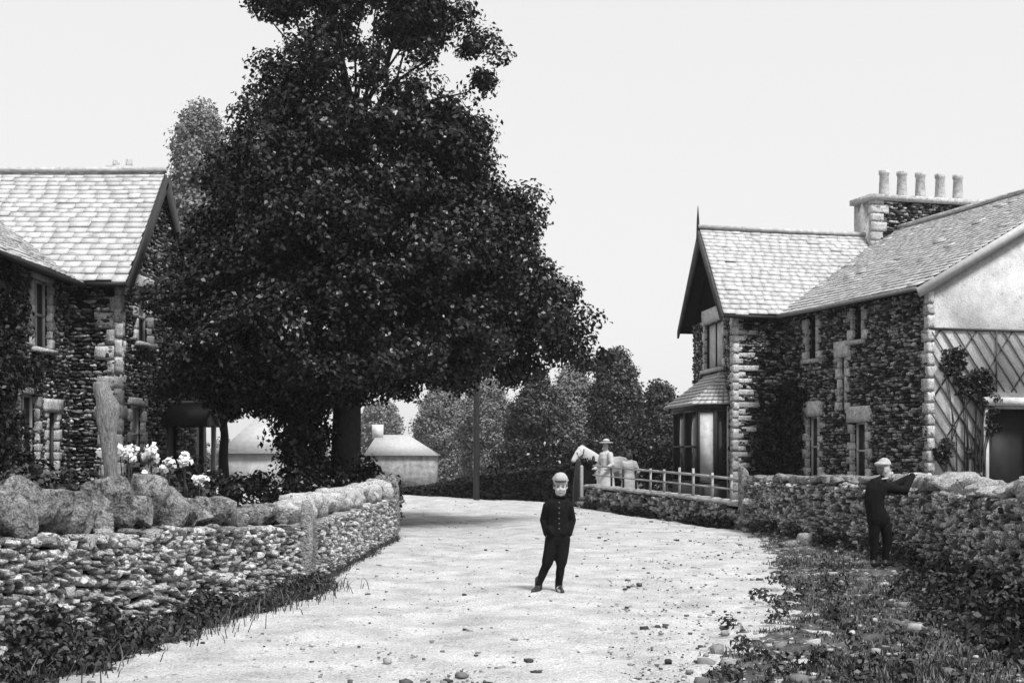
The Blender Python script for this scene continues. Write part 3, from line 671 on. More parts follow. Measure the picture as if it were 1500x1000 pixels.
# bay window in front of the wing gable
by = thing_parent = rh
b0, b1, bd = .45, 3.3, .85
def PBay(t, off, z): return d2(C2 + u2 * t + n2 * off) + np.array([0, 0, z])
g = Geo()
ra, rb, rc, rd = PBay(b0 - .1, 0, 2.75), PBay(b0 - .1, bd + .2, 2.72), PBay(b1 + .1, bd + .2, 2.72), PBay(b1 + .1, 0, 2.75)
t0_, t1_ = PBay(b0 + .55, -.02, 3.62), PBay(b1 - .55, -.02, 3.62)
g.poly([ra, rb, rc, rd, t0_, t1_], [[0, 1, 4], [1, 2, 5, 4], [2, 3, 5], [3, 2, 1, 0]]); bay = g.build('bay_roof', 'slate', rh)
for (a, b, c_, dn) in ((ra, rb, t0_, None), (rb, rc, t0_, t1_)):
    g = Geo(); k = 9
    for i in range(k):
        f = i / k; f2 = (i + 1.15) / k
        L0 = a + (c_ - a) * f; Rr = b + ((dn if dn is not None else c_) - b) * f; L1 = a + (c_ - a) * min(f2, 1); R1 = b + ((dn if dn is not None else c_) - b) * min(f2, 1)
        nn = np.cross(Rr - L0, L1 - L0); nn /= np.linalg.norm(nn) + 1e-9; nn = nn if nn[2] > 0 else -nn
        m_ = 6
        for j in range(m_):
            p = [L0 + (Rr - L0) * j / m_, L0 + (Rr - L0) * (j + .96) / m_, L1 + (R1 - L1) * (j + .96) / m_, L1 + (R1 - L1) * j / m_]
            lo = [p[0] + nn * .045, p[1] + nn * .045, p[2] + nn * .012, p[3] + nn * .012]; g.poly(lo + [q - nn * .015 for q in lo], [[0, 1, 2, 3], [7, 6, 5, 4], [0, 4, 5, 1], [2, 6, 7, 3], [1, 5, 6, 2], [3, 7, 4, 0]])
    g.build('slates', 'slate', bay)
def PS(x, z, off=0): return PBay(b0, bd - x, z) + d2(-u2) * off
def PFb(x, z, off=0): return PBay(b0 + x, bd, z) + d2(n2) * off
g = Geo(); g.box(PS(bd / 2, .35, -.1), d2(n2) * bd / 2, d2(u2) * .1, [0, 0, .35]); g.box(PFb((b1 - b0) / 2, .35, -.1), d2(u2) * ((b1 - b0) / 2 ), d2(n2) * .1, [0, 0, .35]); g.build('bay_base', 'darkwood', rh)
window(rh, PS, -n2, -u2, .04, .5, .72, 2.6, None, sill=False, bars=(0, 0), jamb=False, fm='darkwood', blind=1, depth=.06, name='bay_window')
window(rh, PS, -n2, -u2, .5, .85, .72, 2.6, None, sill=False, bars=(0, 0), jamb=False, fm='darkwood', depth=.06, name='bay_window')
window(rh, PFb, u2, n2, .04, 1.4, .72, 2.6, None, sill=False, bars=(0, 1), jamb=False, fm='darkwood', depth=.06, name='bay_window')
window(rh, PFb, u2, n2, 1.45, 2.8, .72, 2.6, None, sill=False, bars=(0, 1), jamb=False, fm='darkwood', depth=.06, name='bay_window')
g = Geo(); g.box(PS(bd / 2, 2.68, -.08), d2(n2) * bd / 2, d2(u2) * .09, [0, 0, .07]); g.box(PFb((b1 - b0) / 2 + .05, 2.68, -.08), d2(u2) * ((b1 - b0) / 2 + .04), d2(n2) * .09, [0, 0, .07]); g.build('bay_fascia', 'darkwood', rh)
g = Geo(); g.beam(PBay(b0, .03, 0), PBay(b0, .03, 2.7), .06, .06, up=(0, 1, 0)); g.build('downpipe', 'palewood', rh)

# --- distant buildings ------------------------------------------------------
def cottage(name, label, x0, x1, y, dep, zb, ze, zr, hip_l, hip_r, chim=None, wm='wallstone', nwin=2):
    t = thing(name, ((x0 + x1) / 2, y, zb), label, 'cottage')
    g = Geo(); g.box(((x0 + x1) / 2, y + dep / 2, (zb + ze) / 2 - .1), ((x1 - x0) / 2, 0, 0), (0, dep / 2, 0), (0, 0, (ze - zb) / 2 + .1)); g.build('wall', wm, t)
    a = .25; P = [(x0 - a, y - a, ze), (x1 + a, y - a, ze), (x1 + a, y + dep + a, ze), (x0 - a, y + dep + a, ze), (x0 + hip_l, y + dep / 2, zr), (x1 - hip_r, y + dep / 2, zr)]
    g = Geo(); g.poly(P, [[0, 1, 5, 4], [2, 3, 4, 5], [1, 2, 5], [3, 0, 4], [3, 2, 1, 0]]); r = g.build('roof', mat('far_slate', .4, rough=.7, nscale=4, namt=.15, bump=.4, bscale=6), t)
    if chim:
        g = Geo(); g.box((chim[0], y + dep / 2, zr + .25), (.45, 0, 0), (0, .4, 0), (0, 0, chim[1])); g.build('chimney', 'plaster', r)
    for k in range(nwin):
        xx = x0 + (x1 - x0) * (.35 + .35 * k); g = Geo(); g.box((xx, y - .01, zb + (ze - zb) * .5), (.3, 0, 0), (0, .03, 0), (0, 0, .38)); wn = g.build('window', 'glass', t)
        g = Geo(); g.box((xx, y - .05, zb + (ze - zb) * .5), (.02, 0, 0), (0, .02, 0), (0, 0, .38)); g.build('frame', 'palewood', wn)
    return t
YB = 112
cottage('cottage', 'small pale cottage with hipped roof far off beyond the tree trunk', gx(537, YB), gx(637, YB), YB, 5, -1.75, gz(667, YB), gz(636, YB), .6, 2.4, (gx(549, YB), .6), wm=mat('pale_rubble', .24, rough=.9, nscale=2.2, namt=.6), nwin=0)
cottage('cottage', 'pale roof showing under the tree between the porch and the trunk', gx(325, 70), gx(440, 70), 70, 7, -.7, gz(664, 70), gz(608, 70), 1.2, 1.2, None, wm=mat('cottage_limewash', .35, rough=.9, nscale=1.5, namt=.4), nwin=0)
cottage('shed', 'grey roofed shed half hidden behind the bay window', gx(955, 56), gx(1020, 56), 56, 4, 0, gz(655, 56), gz(622, 56), 1.5, .3, None, wm='slatestone')
tag(bpy.data.objects['shed'], cat='shed')

# ---------------------------------------------------------------- trees
TY = 28.0
rows_px = [(-60, 400, 640), (-30, 370, 680), (0, 358, 695), (30, 365, 705), (60, 385, 715), (100, 350, 742), (130, 345, 728), (152, 350, 690), (170, 343, 735), (200, 335, 735), (240, 298, 727), (280, 285, 730), (300, 280, 785), (340, 270, 815), (400, 258, 835), (450, 246, 842), (490, 240, 868), (520, 222, 870), (550, 215, 830), (575, 225, 640), (594, 240, 500), (612, 300, 470)]
rows = [(gz(py, TY), gx(a, TY), gx(b, TY)) for py, a, b in rows_px]
holes_px = [(455, 62, 26, 14), (430, 95, 14, 10), (545, 78, 22, 22), (590, 95, 18, 20), (575, 62, 20, 10), (650, 85, 16, 16), (668, 148, 26, 14), (540, 158, 22, 10), (578, 180, 12, 10), (640, 110, 20, 8), (355, 30, 10, 12), (520, 100, 12, 14)]
def oak_mask(x, y, z):
    px = 750 + x / TY * F; py = HZ - (z - EYE) / TY * F     # gaps in the crown, in metres across and up the tree
    for hx, hy, ax, ay in holes_px:
        if ((px - hx) / (ax + 10)) ** 2 + ((py - hy) / (ay + 8)) ** 2 < 1.1: return True
    rag = 11 * math.sin(px * .06) + 8 * math.sin(px * .17 + 1) + 6 * math.sin(y * 3)
    if px > 520 and py > 522 + (870 - px) * .17 + rag: return True
    if px <= 520 and py > (604 if px > 315 else 578) + rag: return True
    return False
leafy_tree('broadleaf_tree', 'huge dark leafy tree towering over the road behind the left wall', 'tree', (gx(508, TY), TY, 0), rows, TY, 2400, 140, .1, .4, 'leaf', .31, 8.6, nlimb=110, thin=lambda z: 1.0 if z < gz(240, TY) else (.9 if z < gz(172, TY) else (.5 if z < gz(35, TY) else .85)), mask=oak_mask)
def bgtree(label, x0, x1, top, bot, Y, n, per, leaf, cl, m, name='broadleaf_tree', group='trees beyond the bend', trunk=.25, zb=None, shape=None):
    zt, zb_ = gz(top, Y), gz(bot, Y); X0, X1 = gx(x0, Y), gx(x1, Y); c = (X0 + X1) / 2; h = (X1 - X0) / 2; rr = []
    for f in np.linspace(0, 1, 9):
        wv = math.sqrt(max(1 - (2 * f - .9) ** 2 / 1.25, .03)) * U(.86, 1.05); rr.append((zb_ + (zt - zb_) * f, c - h * wv, c + h * wv * U(.9, 1.05)))
    gzv = float(ground_z(0, Y)) if zb is None else zb
    leafy_tree(name, label, 'tree', (c, Y, gzv), rr, Y, n, per, leaf, cl, m, trunk, zb_ + (zt - zb_) * .7, group, nlimb=12, dscale=.8)
bgtree('tall pale tree fading behind the left house gable', 236, 352, 160, 420, 95, 230, 260, .27, 1.4, 'leaf_hazed', trunk=.5)
bgtree('faint small tree behind the far cottage chimney', 516, 596, 586, 665, 165, 110, 160, .36, 1.2, 'leaf_hazed')
bgtree('grey tree crowning the bend left of the telegraph pole', 598, 705, 566, 705, 128, 240, 230, .27, 1.25, 'leaf_hazed')
bgtree('grey tree standing behind the telegraph pole', 660, 768, 560, 705, 95, 220, 230, .2, .9, 'leaf_hazed')
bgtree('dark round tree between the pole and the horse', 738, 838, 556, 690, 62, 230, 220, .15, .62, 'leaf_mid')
bgtree('tall mid grey tree rising behind the far hedge above the road boy', 795, 885, 540, 680, 70, 180, 220, .16, .68, 'leaf_hazed')
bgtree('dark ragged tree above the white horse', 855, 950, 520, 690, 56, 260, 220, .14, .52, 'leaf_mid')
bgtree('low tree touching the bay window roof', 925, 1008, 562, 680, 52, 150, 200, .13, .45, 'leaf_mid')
bgtree('slim dark tree rising right of the porch', 285, 372, 480, 590, 33.2, 60, 80, .13, .35, 'leaf', group=None, trunk=.14, zb=0)
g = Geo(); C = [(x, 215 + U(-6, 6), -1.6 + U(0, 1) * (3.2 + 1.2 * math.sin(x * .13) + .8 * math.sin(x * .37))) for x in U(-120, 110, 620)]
foliage(g, C, U(1.2, 2.4, 620), 70, .7); tag(g.build('distant_wood', 'leaf_hazed'), 'low band of distant woodland along the skyline', 'woodland', kind='stuff')
def hedge(name, label, cat, pts, h, thick, cl, per, leaf, m, dens=1.0):
    P = np.array(pts, float); C = []
    for i in range(len(P) - 1):
        L_ = np.linalg.norm(P[i + 1] - P[i]); n = int(L_ * thick * dens * 14)
        for _ in range(n):
            f = U(0, 1); q = P[i] + (P[i + 1] - P[i]) * f; hh = h[i] + (h[i + 1] - h[i]) * f; C.append((q[0] + U(-.5, .5) * thick * .3, q[1] + U(-.5, .5) * thick, U(.1, 1) ** .7 * hh * U(.8, 1.05)))
    return bush(name, label, cat, C, U(.7, 1.2, len(C)) * cl, per, leaf, m)
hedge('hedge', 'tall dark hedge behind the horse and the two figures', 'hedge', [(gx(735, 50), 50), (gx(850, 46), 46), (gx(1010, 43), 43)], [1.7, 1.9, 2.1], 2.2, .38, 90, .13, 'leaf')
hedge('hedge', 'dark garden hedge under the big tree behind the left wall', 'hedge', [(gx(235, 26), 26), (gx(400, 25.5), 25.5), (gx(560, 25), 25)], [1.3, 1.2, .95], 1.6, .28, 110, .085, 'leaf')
bush('shrub', 'dense dark shrub round the foot of the big tree', 'shrub', [(gx(px, 27) , 27 + U(-.8, .8), z) for px, z in zip(U(416, 472, 60), U(.6, 2.5, 60))], .38, 90, .11, 'leaf')
bush('shrub', 'dark shrub right of the trunk above the wall end', 'shrub', [(gx(px, 26.5), 26.5 + U(-.6, .6), U(.3, 1) * np.interp(px, [525, 545, 570], [1.45, 1.2, .75])) for px in U(525, 572, 36)], .28, 90, .1, 'leaf')
bush('shrub', 'low leafy garden shrub behind the nearest boulders of the left wall', 'shrub', [(gx(px, 14), 14 + U(-.8, .8), U(.3, 1.3)) for px in U(-40, 130, 70)], .22, 70, .075, 'weed')
bush('shrub', 'low leafy shrub between the old post and the flowers', 'shrub', [(gx(px, 15.5), 15.5 + U(-.6, .6), U(.3, 1.2)) for px in U(150, 300, 60)], .2, 70, .07, 'ivy')
# climbing plants
def climber(label, P, box, n, m='ivy', leaf=.1, blobs=None, base=None, off=.12, cl=.16):
    C = []
    while len(C) < n:
        x, z = U(box[0], box[1]), U(box[2], box[3])
        if blobs is not None and not any(((x - bx) / rx) ** 2 + ((z - bz) / rz) ** 2 < 1 for bx, bz, rx, rz in blobs): continue
        C.append(P(x, z, off * U(.3, 1.5)))
    b = base if base is not None else P((box[0] + box[1]) / 2, 0, .1)
    return bush('climbing_plant', label, 'climbing plant', C, U(.6, 1.3, n) * cl, 40, leaf, m, base=tuple(b))
climber('thick dark ivy covering the left end of the left house', PB, (1.0, 7.5, .2, 4.8), 330, blobs=[(4.8, 2.5, 2.1, 3.2), (2.4, 3.0, .5, .35), (2.7, .6, 1.2, .8)], cl=.24)
climber('dark climber filling the inner corner of the right house', PM, (5.0, 6.6, .1, 4), 170, blobs=[(6.3, 1.3, .85, 1.6), (5.9, 2.6, .6, .7), (5.7, .5, 1, .6)], cl=.2)
climber('dark climber spreading over the wall beside the stone quoins', PW, (.4, 1.9, .1, 2.8), 130, blobs=[(1.2, 1.3, .75, 1.5), (1.5, 2.3, .5, .5)], cl=.2)
climber('straggling creeper climbing the trellis on the limewashed wall', PE, (.05, 1.9, .1, 3.9), 120, blobs=[(.55, 3.4, .26, .3), (.75, 2.95, .22, .22), (1.25, 2.9, .28, .4), (1.5, 2.3, .16, .5), (1.05, .7, .3, .5), (.3, 1.6, .14, .4), (.45, .5, .22, .45), (.95, 1.5, .12, .12)], cl=.11, leaf=.08, off=.1)
g = Geo()
for k in range(7):
    x = U(.1, 1.3); tr_ = [PE(x + math.sin(t * 2 + k) * .12 + t * .08 * (k % 3), t, .06) for t in np.linspace(0, U(2.2, 3.6), 9)]; g.tube(tr_, np.linspace(.018, .006, 9), 5)
g.build('stem', 'bark', bpy.data.objects['climbing_plant.003'])

# ---------------------------------------------------------------- fence, posts, pole
fn = thing('rail_fence', (3, 31, 0), 'pale post and rail fence standing on the low parapet wall', 'fence')
FXs = []
for px, silhouette in ((885, 1), (902, 1), (920, 1), (941, 0), (961, 0), (983, 0), (1003, 0), (1030, 0), (1058, 0)):  # left three coloured dark to paint their silhouette against the white clothes
    ss = np.linspace(0, Pp.L, 300); vals = [Pp.at(s)[0] for s in ss]; i = int(np.argmin([abs(750 + v[0] / v[1] * F - px) for v in vals])); (x, y, top), a = Pp.at(ss[i])
    g = Geo(); g.beam((x + .19, y + .05, top + .03), (x + .19, y + .05, top + .03 + (.6 if px in (983, 1003) else .54)), .05, .05, up=(0, 1, 0)); g.build('fence_post', 'darkwood' if silhouette else 'rail', fn)
for zo, wd in ((.5, .05), (.27, .035)):
    g = Geo(); last = None
    for s in np.linspace(.05, Pp.L - .1, 12):
        (x, y, top), a = Pp.at(s); p = np.array([x + .19, y, top + .03 + zo * np.interp(s, [0, Pp.L], [.9, 1.05])])
        if last is not None: g.beam(last, p + (p - last) * .02, .035, wd)
        last = p
    g.build('rail', 'rail', fn)
g = Geo(); stones(g, [(4.42, 25.95, .58)], [(.1, .11, .62)], .3, .02, T4, .04)
tag(g.build('gatepost', 'cope', None, smooth=True, origin=(4.42, 25.95, 0)), 'rough stone gatepost where the rail fence meets the right wall', 'gatepost')
g = Geo(); g.tube([(gx(843, 37.2), 37.2, -.1), (gx(844, 37.2), 37.2, .7), (gx(847.5, 37.2), 37.2, 1.27)], [.085, .08, .07], 10); tag(g.build('gatepost', 'darkwood', None, True, (gx(843, 37.2), 37.2, 0)), 'dark leaning wooden gatepost right behind the boy in the road', 'gatepost')
g = Geo(); g.tube([(gx(852, 36.9), 36.9, -.1), (gx(852, 36.9), 36.9, 1.12)], [.05, .045], 10); tag(g.build('fence_post', 'rail', None, True, (gx(852, 36.9), 36.9, 0)), 'short pale post at the left end of the rail fence', 'post')
g = Geo(); g.tube([(gx(698, 42.2), 42.2, -.1), (gx(698, 42.2) , 42.2, 3), (gx(700, 42.2), 42.2, 6.6)], [.1, .09, .075], 12)
tag(g.build('telegraph_pole', 'darkwood', None, True, (gx(698, 42.2), 42.2, 0)), 'tall dark telegraph pole at the bend in front of grey trees', 'pole')
# weathered old post behind the left wall
g = Geo(); Yp = 13.2; PT = []
for py, cx, hw in ((716, 165, 8.5), (690, 162, 9), (660, 160, 11), (630, 158, 13.5), (606, 157, 17), (594, 158, 16.5), (585, 154, 13), (575, 150, 12), (562, 147, 10.5), (559, 146.5, 9)):
    PT.append((gx(cx, Yp), Yp, gz(py, Yp), hw / F * Yp))
PT = np.array(PT); base = np.array([[PT[0, 0] + .02, Yp, 0, .07]]); PT = np.vstack([base, PT])
g.tube(PT[:, :3], PT[:, 3], 18, ry=np.minimum(PT[:, 3], .1), cap=False)
g.V[0] += R.normal(0, .006, g.V[0].shape)
tag(g.build('old_post', 'greywood', None, True, (PT[0, 0], Yp, 0)), 'weathered leaning wooden post with a knobbly head behind the left wall', 'post')

# ---------------------------------------------------------------- white flowers behind the left wall
def flower_plant(px, py, r, Y, label, heads=3, spread=9):
    x0 = gx(px, Y); t = thing('flowering_plant', (x0, Y, 0), label, 'flower', 'white flowers behind the left wall')
    st = Geo(); lf = Geo()
    for k in range(heads):
        cx = gx(px + (U(-spread, spread) if k else 0), Y); cz = gz(py + (U(-spread, spread) if k else 0), Y); cy = Y + U(-.12, .12)
        st.tube([(x0 + U(-.03, .03), Y, 0), ((x0 + cx) / 2, Y, cz * .6), (cx, cy, cz)], [.008, .007, .005], 5)
        n = 26; P = np.tile([cx, cy, cz], (n, 1)) + np.clip(R.normal(0, r / F * Y * .36, (n, 3)), -.07, .07); N_ = P - [cx, cy, cz] + R.normal(0, .02, (n, 3)) + [0, -.03, .02]
        fl = Geo(); leaf_batch(fl, P, N_, .06, .8); fl.build('bloom', 'petal', t)
    n = 50; P = np.stack([x0 + R.normal(0, .1, n), Y + R.normal(0, .1, n), U(.1, .95, n) * gz(py, Y)], 1); leaf_batch(lf, P, R.normal(size=(n, 3)), .09, .4)
    st.build('stem', 'weed', t); lf.build('foliage', 'weed', t)
for px, py, r, h, sp, lb in ((187, 663, 13, 4, 7, 'large white bloom cluster right beside the weathered post'), (222, 661, 13, 4, 8, 'white blooms tallest in the middle of the flower row'), (241, 684, 11, 4, 9, 'broad white bloom cluster leaning low right of the tallest blooms'),
                         (270, 673, 10, 3, 5, 'single tall white bloom in front of the porch'), (212, 694, 9, 3, 6, 'white blooms low against the boulders below the tallest blooms'), (294, 703, 8, 2, 5, 'small white blooms against the dark hedge at the row end'), (150, 668, 6, 2, 6, 'small white blooms left of the weathered post')):
    flower_plant(px, py, r, 13.6, lb, h, sp)

# ---------------------------------------------------------------- ground cover and loose stones
g = Geo(); n = 95000                                    # verge grass, thicker in patches
Y = 8.2 + (26 - 8.2) * U(0, 1, n) ** 1.7; r = np.interp(Y, RY, RX); wx = np.interp(Y, WY, WX); X = r - .45 + (wx - r + .5) * U(0, 1, n)
pt = nz(X, Y, 1.9, 3) + .6 * nz(X, Y, 5.1, 5) + U(-.8, .8, n); f = (X - r) / (wx - r)
keep = (pt > -.35 + np.where(f < .12, .9, 0) + np.where(f < 0, 1.0, 0)) & (verge_z(X, Y) > .02) & ~((Y > 20) & (f < .75) & (pt < 1.1)) & ~((np.abs(X - 1.95 - (Y - 10.5) * .25) < .38) & (Y > 9.4) & (Y < 12.6) & (pt < 1.0))
keep &= ~((np.abs(X - 4.45) < .45) & (np.abs(Y - 16.3) < .75))
X, Y = X[keep], Y[keep]
blades(g, X, Y, verge_z(X, Y) - .01, .035 + .04 * np.clip(nz(X, Y, 1.3, 2), 0, 1.2) + .03 * sstep(.6, 1, (X - np.interp(Y, RY, RX)) / 3), wd=.006)
tag(g.build('grass', 'grass'), 'rough tufty grass on the verge below the right wall', 'grass', kind='stuff')
g = Geo(); C = []; rad = []
for (x0, x1, y0, y1, n) in ((-3.3, -2.95, 9.2, 11.5, 0),):
    pass
def weeds(geo, C, r, per, leaf):
    C = np.array(C); q = C[:, 0] / C[:, 1]; k = ~((q > .252) & (q < .29) & (C[:, 1] > 13.9) & (C[:, 1] < 17.5))
    foliage(geo, C[k], r if np.isscalar(r) else r[k], per, leaf, flat=.9, up=.3)   # trodden ground where the boy stands
for _ in range(330):                                    # weeds at the foot of the left wall
    s = U(sfor(Lp, 7.5), sfor(Lp, 15)); (x, y, top), a = Lp.at(s); den = .5 + .5 * math.sin(y * 2.6 + 1.0)
    hh = (.5 if y < 10.6 else .36 if y < 12.5 else .22) * (.45 + .55 * den); f = U(0, 1)
    C.append((x + .02 + f * (.5 if y < 11.5 else .32), y - .1 * f, U(.02, 1) * hh * (1 - .6 * f))); rad.append(.085)
weeds(g, C, np.array(rad), 60, .05)
n = 6000; s = U(sfor(Lp, 7.5), sfor(Lp, 23.5), n); P = np.array([Lp.at(q)[0][:2] for q in s]); k = P[:, 1] < 15
off = np.abs(R.normal(0, 1, n)) * np.where(k, .26, .06); blades(g, P[:, 0] + .02 + off, P[:, 1], np.full(n, .03), np.where(k, .16, .07), wd=.005, lean=.9)
tag(g.build('weeds', 'weed'), 'dark weeds and nettles along the foot of the left wall', 'weeds', kind='stuff')
g = Geo(); C = []
for _ in range(230):                                    # nettles and brambles below the right wall
    y = 9.2 + U(0, 1) ** 1.3 * 8.3; wx = np.interp(y, WY, WX); lump = .5 + .5 * math.sin(y * 3.7); 
    C.append((wx - abs(R.normal(0, .4)) - .05, y, .1 + U(0, 1) * (.4 if y < 14 else .15) * (.5 + .5 * lump)))
weeds(g, C, .1, 46, .055)
for _ in range(380):
    y = 8.4 + U(0, 1) ** 1.5 * 15; r0_ = np.interp(y, RY, RX); w0_ = np.interp(y, WY, WX); x = r0_ - .05 + (w0_ - r0_) * U(0, 1)
    if nz(x, y, 1.4, 6) + U(-.4, .4) > .15 and not (abs(y - 16.5) < .8 and x > 3.9) and not (y > 17 and x < r0_ + (w0_ - r0_) * .6): C.append((x, y, .1 + U(0, .08)))
for _ in range(110):
    y = U(17, 25.4); wx = np.interp(y, WY, WX); C.append((wx - abs(R.normal(0, .1)), y, .1 + U(0, .22)))
weeds(g, C[230:], .075, 34, .045)
tag(g.build('brambles', 'weed'), 'leafy nettles and brambles growing at the foot of the right wall', 'weeds', kind='stuff')
g = Geo(); C = []
for s in np.arange(.3, Pp.L, .09):
    (x, y, top), a = Pp.at(s)
    if math.sin(s * 1.3) > -.5: C.append((x - .08, y - .05, U(.03, .2)))
weeds(g, C, .09, 40, .07); tag(g.build('weeds', 'ivy'), 'dark weeds along the foot of the low parapet wall', 'weeds', kind='stuff')
g = Geo(); n = 9000                                     # grit, twigs and stones on the road
Y = 8.6 + U(0, 1, n) ** 1.6 * 32; X = np.interp(Y, LY, LX) + (np.interp(Y, RY, RX) - np.interp(Y, LY, LX)) * U(.02, 1, n); X = np.where(Y > 24, U(-3.5, 3.6, n), X)
edge = np.interp(Y, RY, RX) - X; keep = (U(0, 1, n) < np.where(edge < 1.3 - .5 * np.sin(Y * 1.9), 1, .2)) & (X < np.interp(Y, RY, RX)); X, Y = X[keep], Y[keep]; n = len(X)
sz = np.clip(R.lognormal(-5.0, .65, n), .003, .035); stones(g, np.stack([X, Y, np.full(n, .045)], 1), np.stack([sz, sz * U(.5, 1, n), sz * .5], 1), U(0, 3, n), 0, T2, .12)
n = 2200; Y = 8.6 + U(0, 1, n) ** 1.4 * 16; r = np.interp(Y, RY, RX); X = r + (np.interp(Y, WY, WX) - r) * U(0, 1, n) ** 1.3
sz = np.clip(R.lognormal(-4.3, .6, n), .006, .06); stones(g, np.stack([X, Y, verge_z(X, Y) + sz * .2], 1), np.stack([sz, sz * U(.5, 1, n), sz * .6], 1), U(0, 3, n), 0, T2, .12)
tag(g.build('gravel', 'gravel'), 'loose dark grit and small stones scattered over the pale road', 'gravel', kind='stuff')
for (px, py, hw, hh, lb, mm) in ((1180, 806, .13, .1, 'pale block lying on the verge below the right wall', 'cope_pale'), (1157, 812, .16, .05, 'flat pale stone lying left of the pale block', 'cope')):
    y = 21.0; g = Geo(); x = gx(px, y); z = float(verge_z(np.array([x]), np.array([y]))[0]); stones(g, [(x, y, z + hh * .6)], [(hw, .1, hh)], U(0, 1), .1, T4, .06)
    tag(g.build('stone', mm, None, True, (x, y, z)), lb, 'stone')

# ---------------------------------------------------------------- people and the horse
def xf(base, rot, k=1.0):
    c, s_ = math.cos(rot), math.sin(rot); b = np.array(base, float)
    def f(p): p = np.asarray(p, float) * k; return np.array([b[0] + p[0] * c - p[1] * s_, b[1] + p[0] * s_ + p[1] * c, b[2] + p[2]])
    return f
def blob(name, parent, prims, T, m, voxel=.008, smooth=3):
    g = Geo()
    for p in prims:
        if p[0] == 't':                                  # tube of points with radii (and depth radii)
            g.tube([T(q) for q in p[1]], p[2], 12, ry=p[3] if len(p) > 3 else None)
        else:
            e = Geo(); e.ell((0, 0, 0), p[2], 18, 12); V = np.vstack(e.V)
            if len(p) > 3:
                a = p[3]; c, s_ = math.cos(a), math.sin(a); V = np.stack([V[:, 0] * c + V[:, 2] * s_, V[:, 1], -V[:, 0] * s_ + V[:, 2] * c], 1)
            V = np.array([T(v + np.array(p[1])) for v in V]); base = g.n; g.quads(V, np.vstack(e.Q)); g.P += [[i + base for i in q] for q in e.P]
    o = g.build(name, m, parent, smooth=True)
    r = o.modifiers.new('remesh', 'REMESH'); r.mode = 'VOXEL'; r.voxel_size = voxel; r.use_smooth_shade = True
    if smooth: s_ = o.modifiers.new('smooth', 'SMOOTH'); s_.iterations = smooth; s_.factor = .5
    return o
def hand(wrist, tip, k=1.0, curl=.5, side=1):
    w_ = np.array(wrist, float); d = np.array(tip, float) - w_; d /= np.linalg.norm(d); a = np.cross(d, [0, 0, 1.]); a /= np.linalg.norm(a) + 1e-9; b = np.cross(a, d)
    pr = [('t', [w_, w_ + d * .045 * k, w_ + d * .06 * k], [.018 * k, .03 * k, .028 * k], [.014 * k, .013 * k, .012 * k])]
    for i, (o_, L_) in enumerate(((-.024, .045), (-.008, .055), (.008, .052), (.023, .04))):
        p = w_ + d * .055 * k + a * o_ * k; p2 = p + d * L_ * .5 * k - b * .006 * k; p3 = p2 + (d * (1 - curl) - b * curl) * L_ * .5 * k; pr.append(('t', [p, p2, p3], [.0075 * k, .007 * k, .006 * k]))
    q = w_ + d * .015 * k + a * .02 * k * side; pr.append(('t', [q, q + (d * .6 + a * side * .7) * .03 * k, q + (d * .9 + a * side * .3) * .052 * k], [.009 * k, .008 * k, .007 * k]))
    return pr
def head_prims(c, k=1.0, f=np.array([0, -1, 0.])):
    """c = head centre, f = facing direction"""
    c = np.array(c, float); f = np.array(f, float); f /= np.linalg.norm(f); s_ = np.cross(f, [0, 0, 1.]); u = np.array([0, 0, 1.])
    P = [('e', c + u * .025 * k - f * .008 * k, (.072 * k, .08 * k, .085 * k)), ('e', c - u * .035 * k + f * .018 * k, (.062 * k, .062 * k, .074 * k)), ('e', c - u * .088 * k + f * .045 * k, (.022 * k, .02 * k, .017 * k)),
         ('t', [c + f * .07 * k + u * .01 * k, c + f * .086 * k - u * .026 * k], [.007 * k, .01 * k]), ('e', c + f * .066 * k + s_ * .03 * k - u * .028 * k, (.022 * k, .018 * k, .02 * k)), ('e', c + f * .066 * k - s_ * .03 * k - u * .028 * k, (.022 * k, .018 * k, .02 * k)),
         ('t', [c + f * .073 * k - s_ * .035 * k + u * .024 * k, c + f * .077 * k + u * .024 * k, c + f * .071 * k + s_ * .035 * k + u * .024 * k], .004 * k),
         ('e', c + s_ * .073 * k - u * .005 * k, (.008 * k, .012 * k, .02 * k)), ('e', c - s_ * .073 * k - u * .005 * k, (.008 * k, .012 * k, .02 * k))]
    return P
def face_bits(parent, T, c, k=1.0, f=np.array([0, -1, 0.])):
    c = np.array(c, float); f = np.array(f, float); f /= np.linalg.norm(f); s_ = np.cross(f, [0, 0, 1.]); u = np.array([0, 0, 1.])
    for q in (-1, 1):
        g = Geo(); g.ell(T(c + f * .073 * k + s_ * q * .03 * k + u * .006 * k), (.011 * k, .01 * k, .006 * k), 10, 8); g.build('eye', 'dark', parent, True)
        g = Geo(); g.tube([T(c + f * .082 * k + s_ * q * .015 * k + u * .025 * k), T(c + f * .078 * k + s_ * q * .045 * k + u * .025 * k)], .003 * k, 6); g.build('eyebrow', 'hair', parent, True)
    g = Geo(); g.tube([T(c + f * (.076 - abs(a) * .3) * k + s_ * a * k - u * (.064 - abs(a) * .25) * k) for a in (-.022, -.011, 0, .011, .022)], .003 * k, 6); g.build('mouth', 'dark', parent, True)

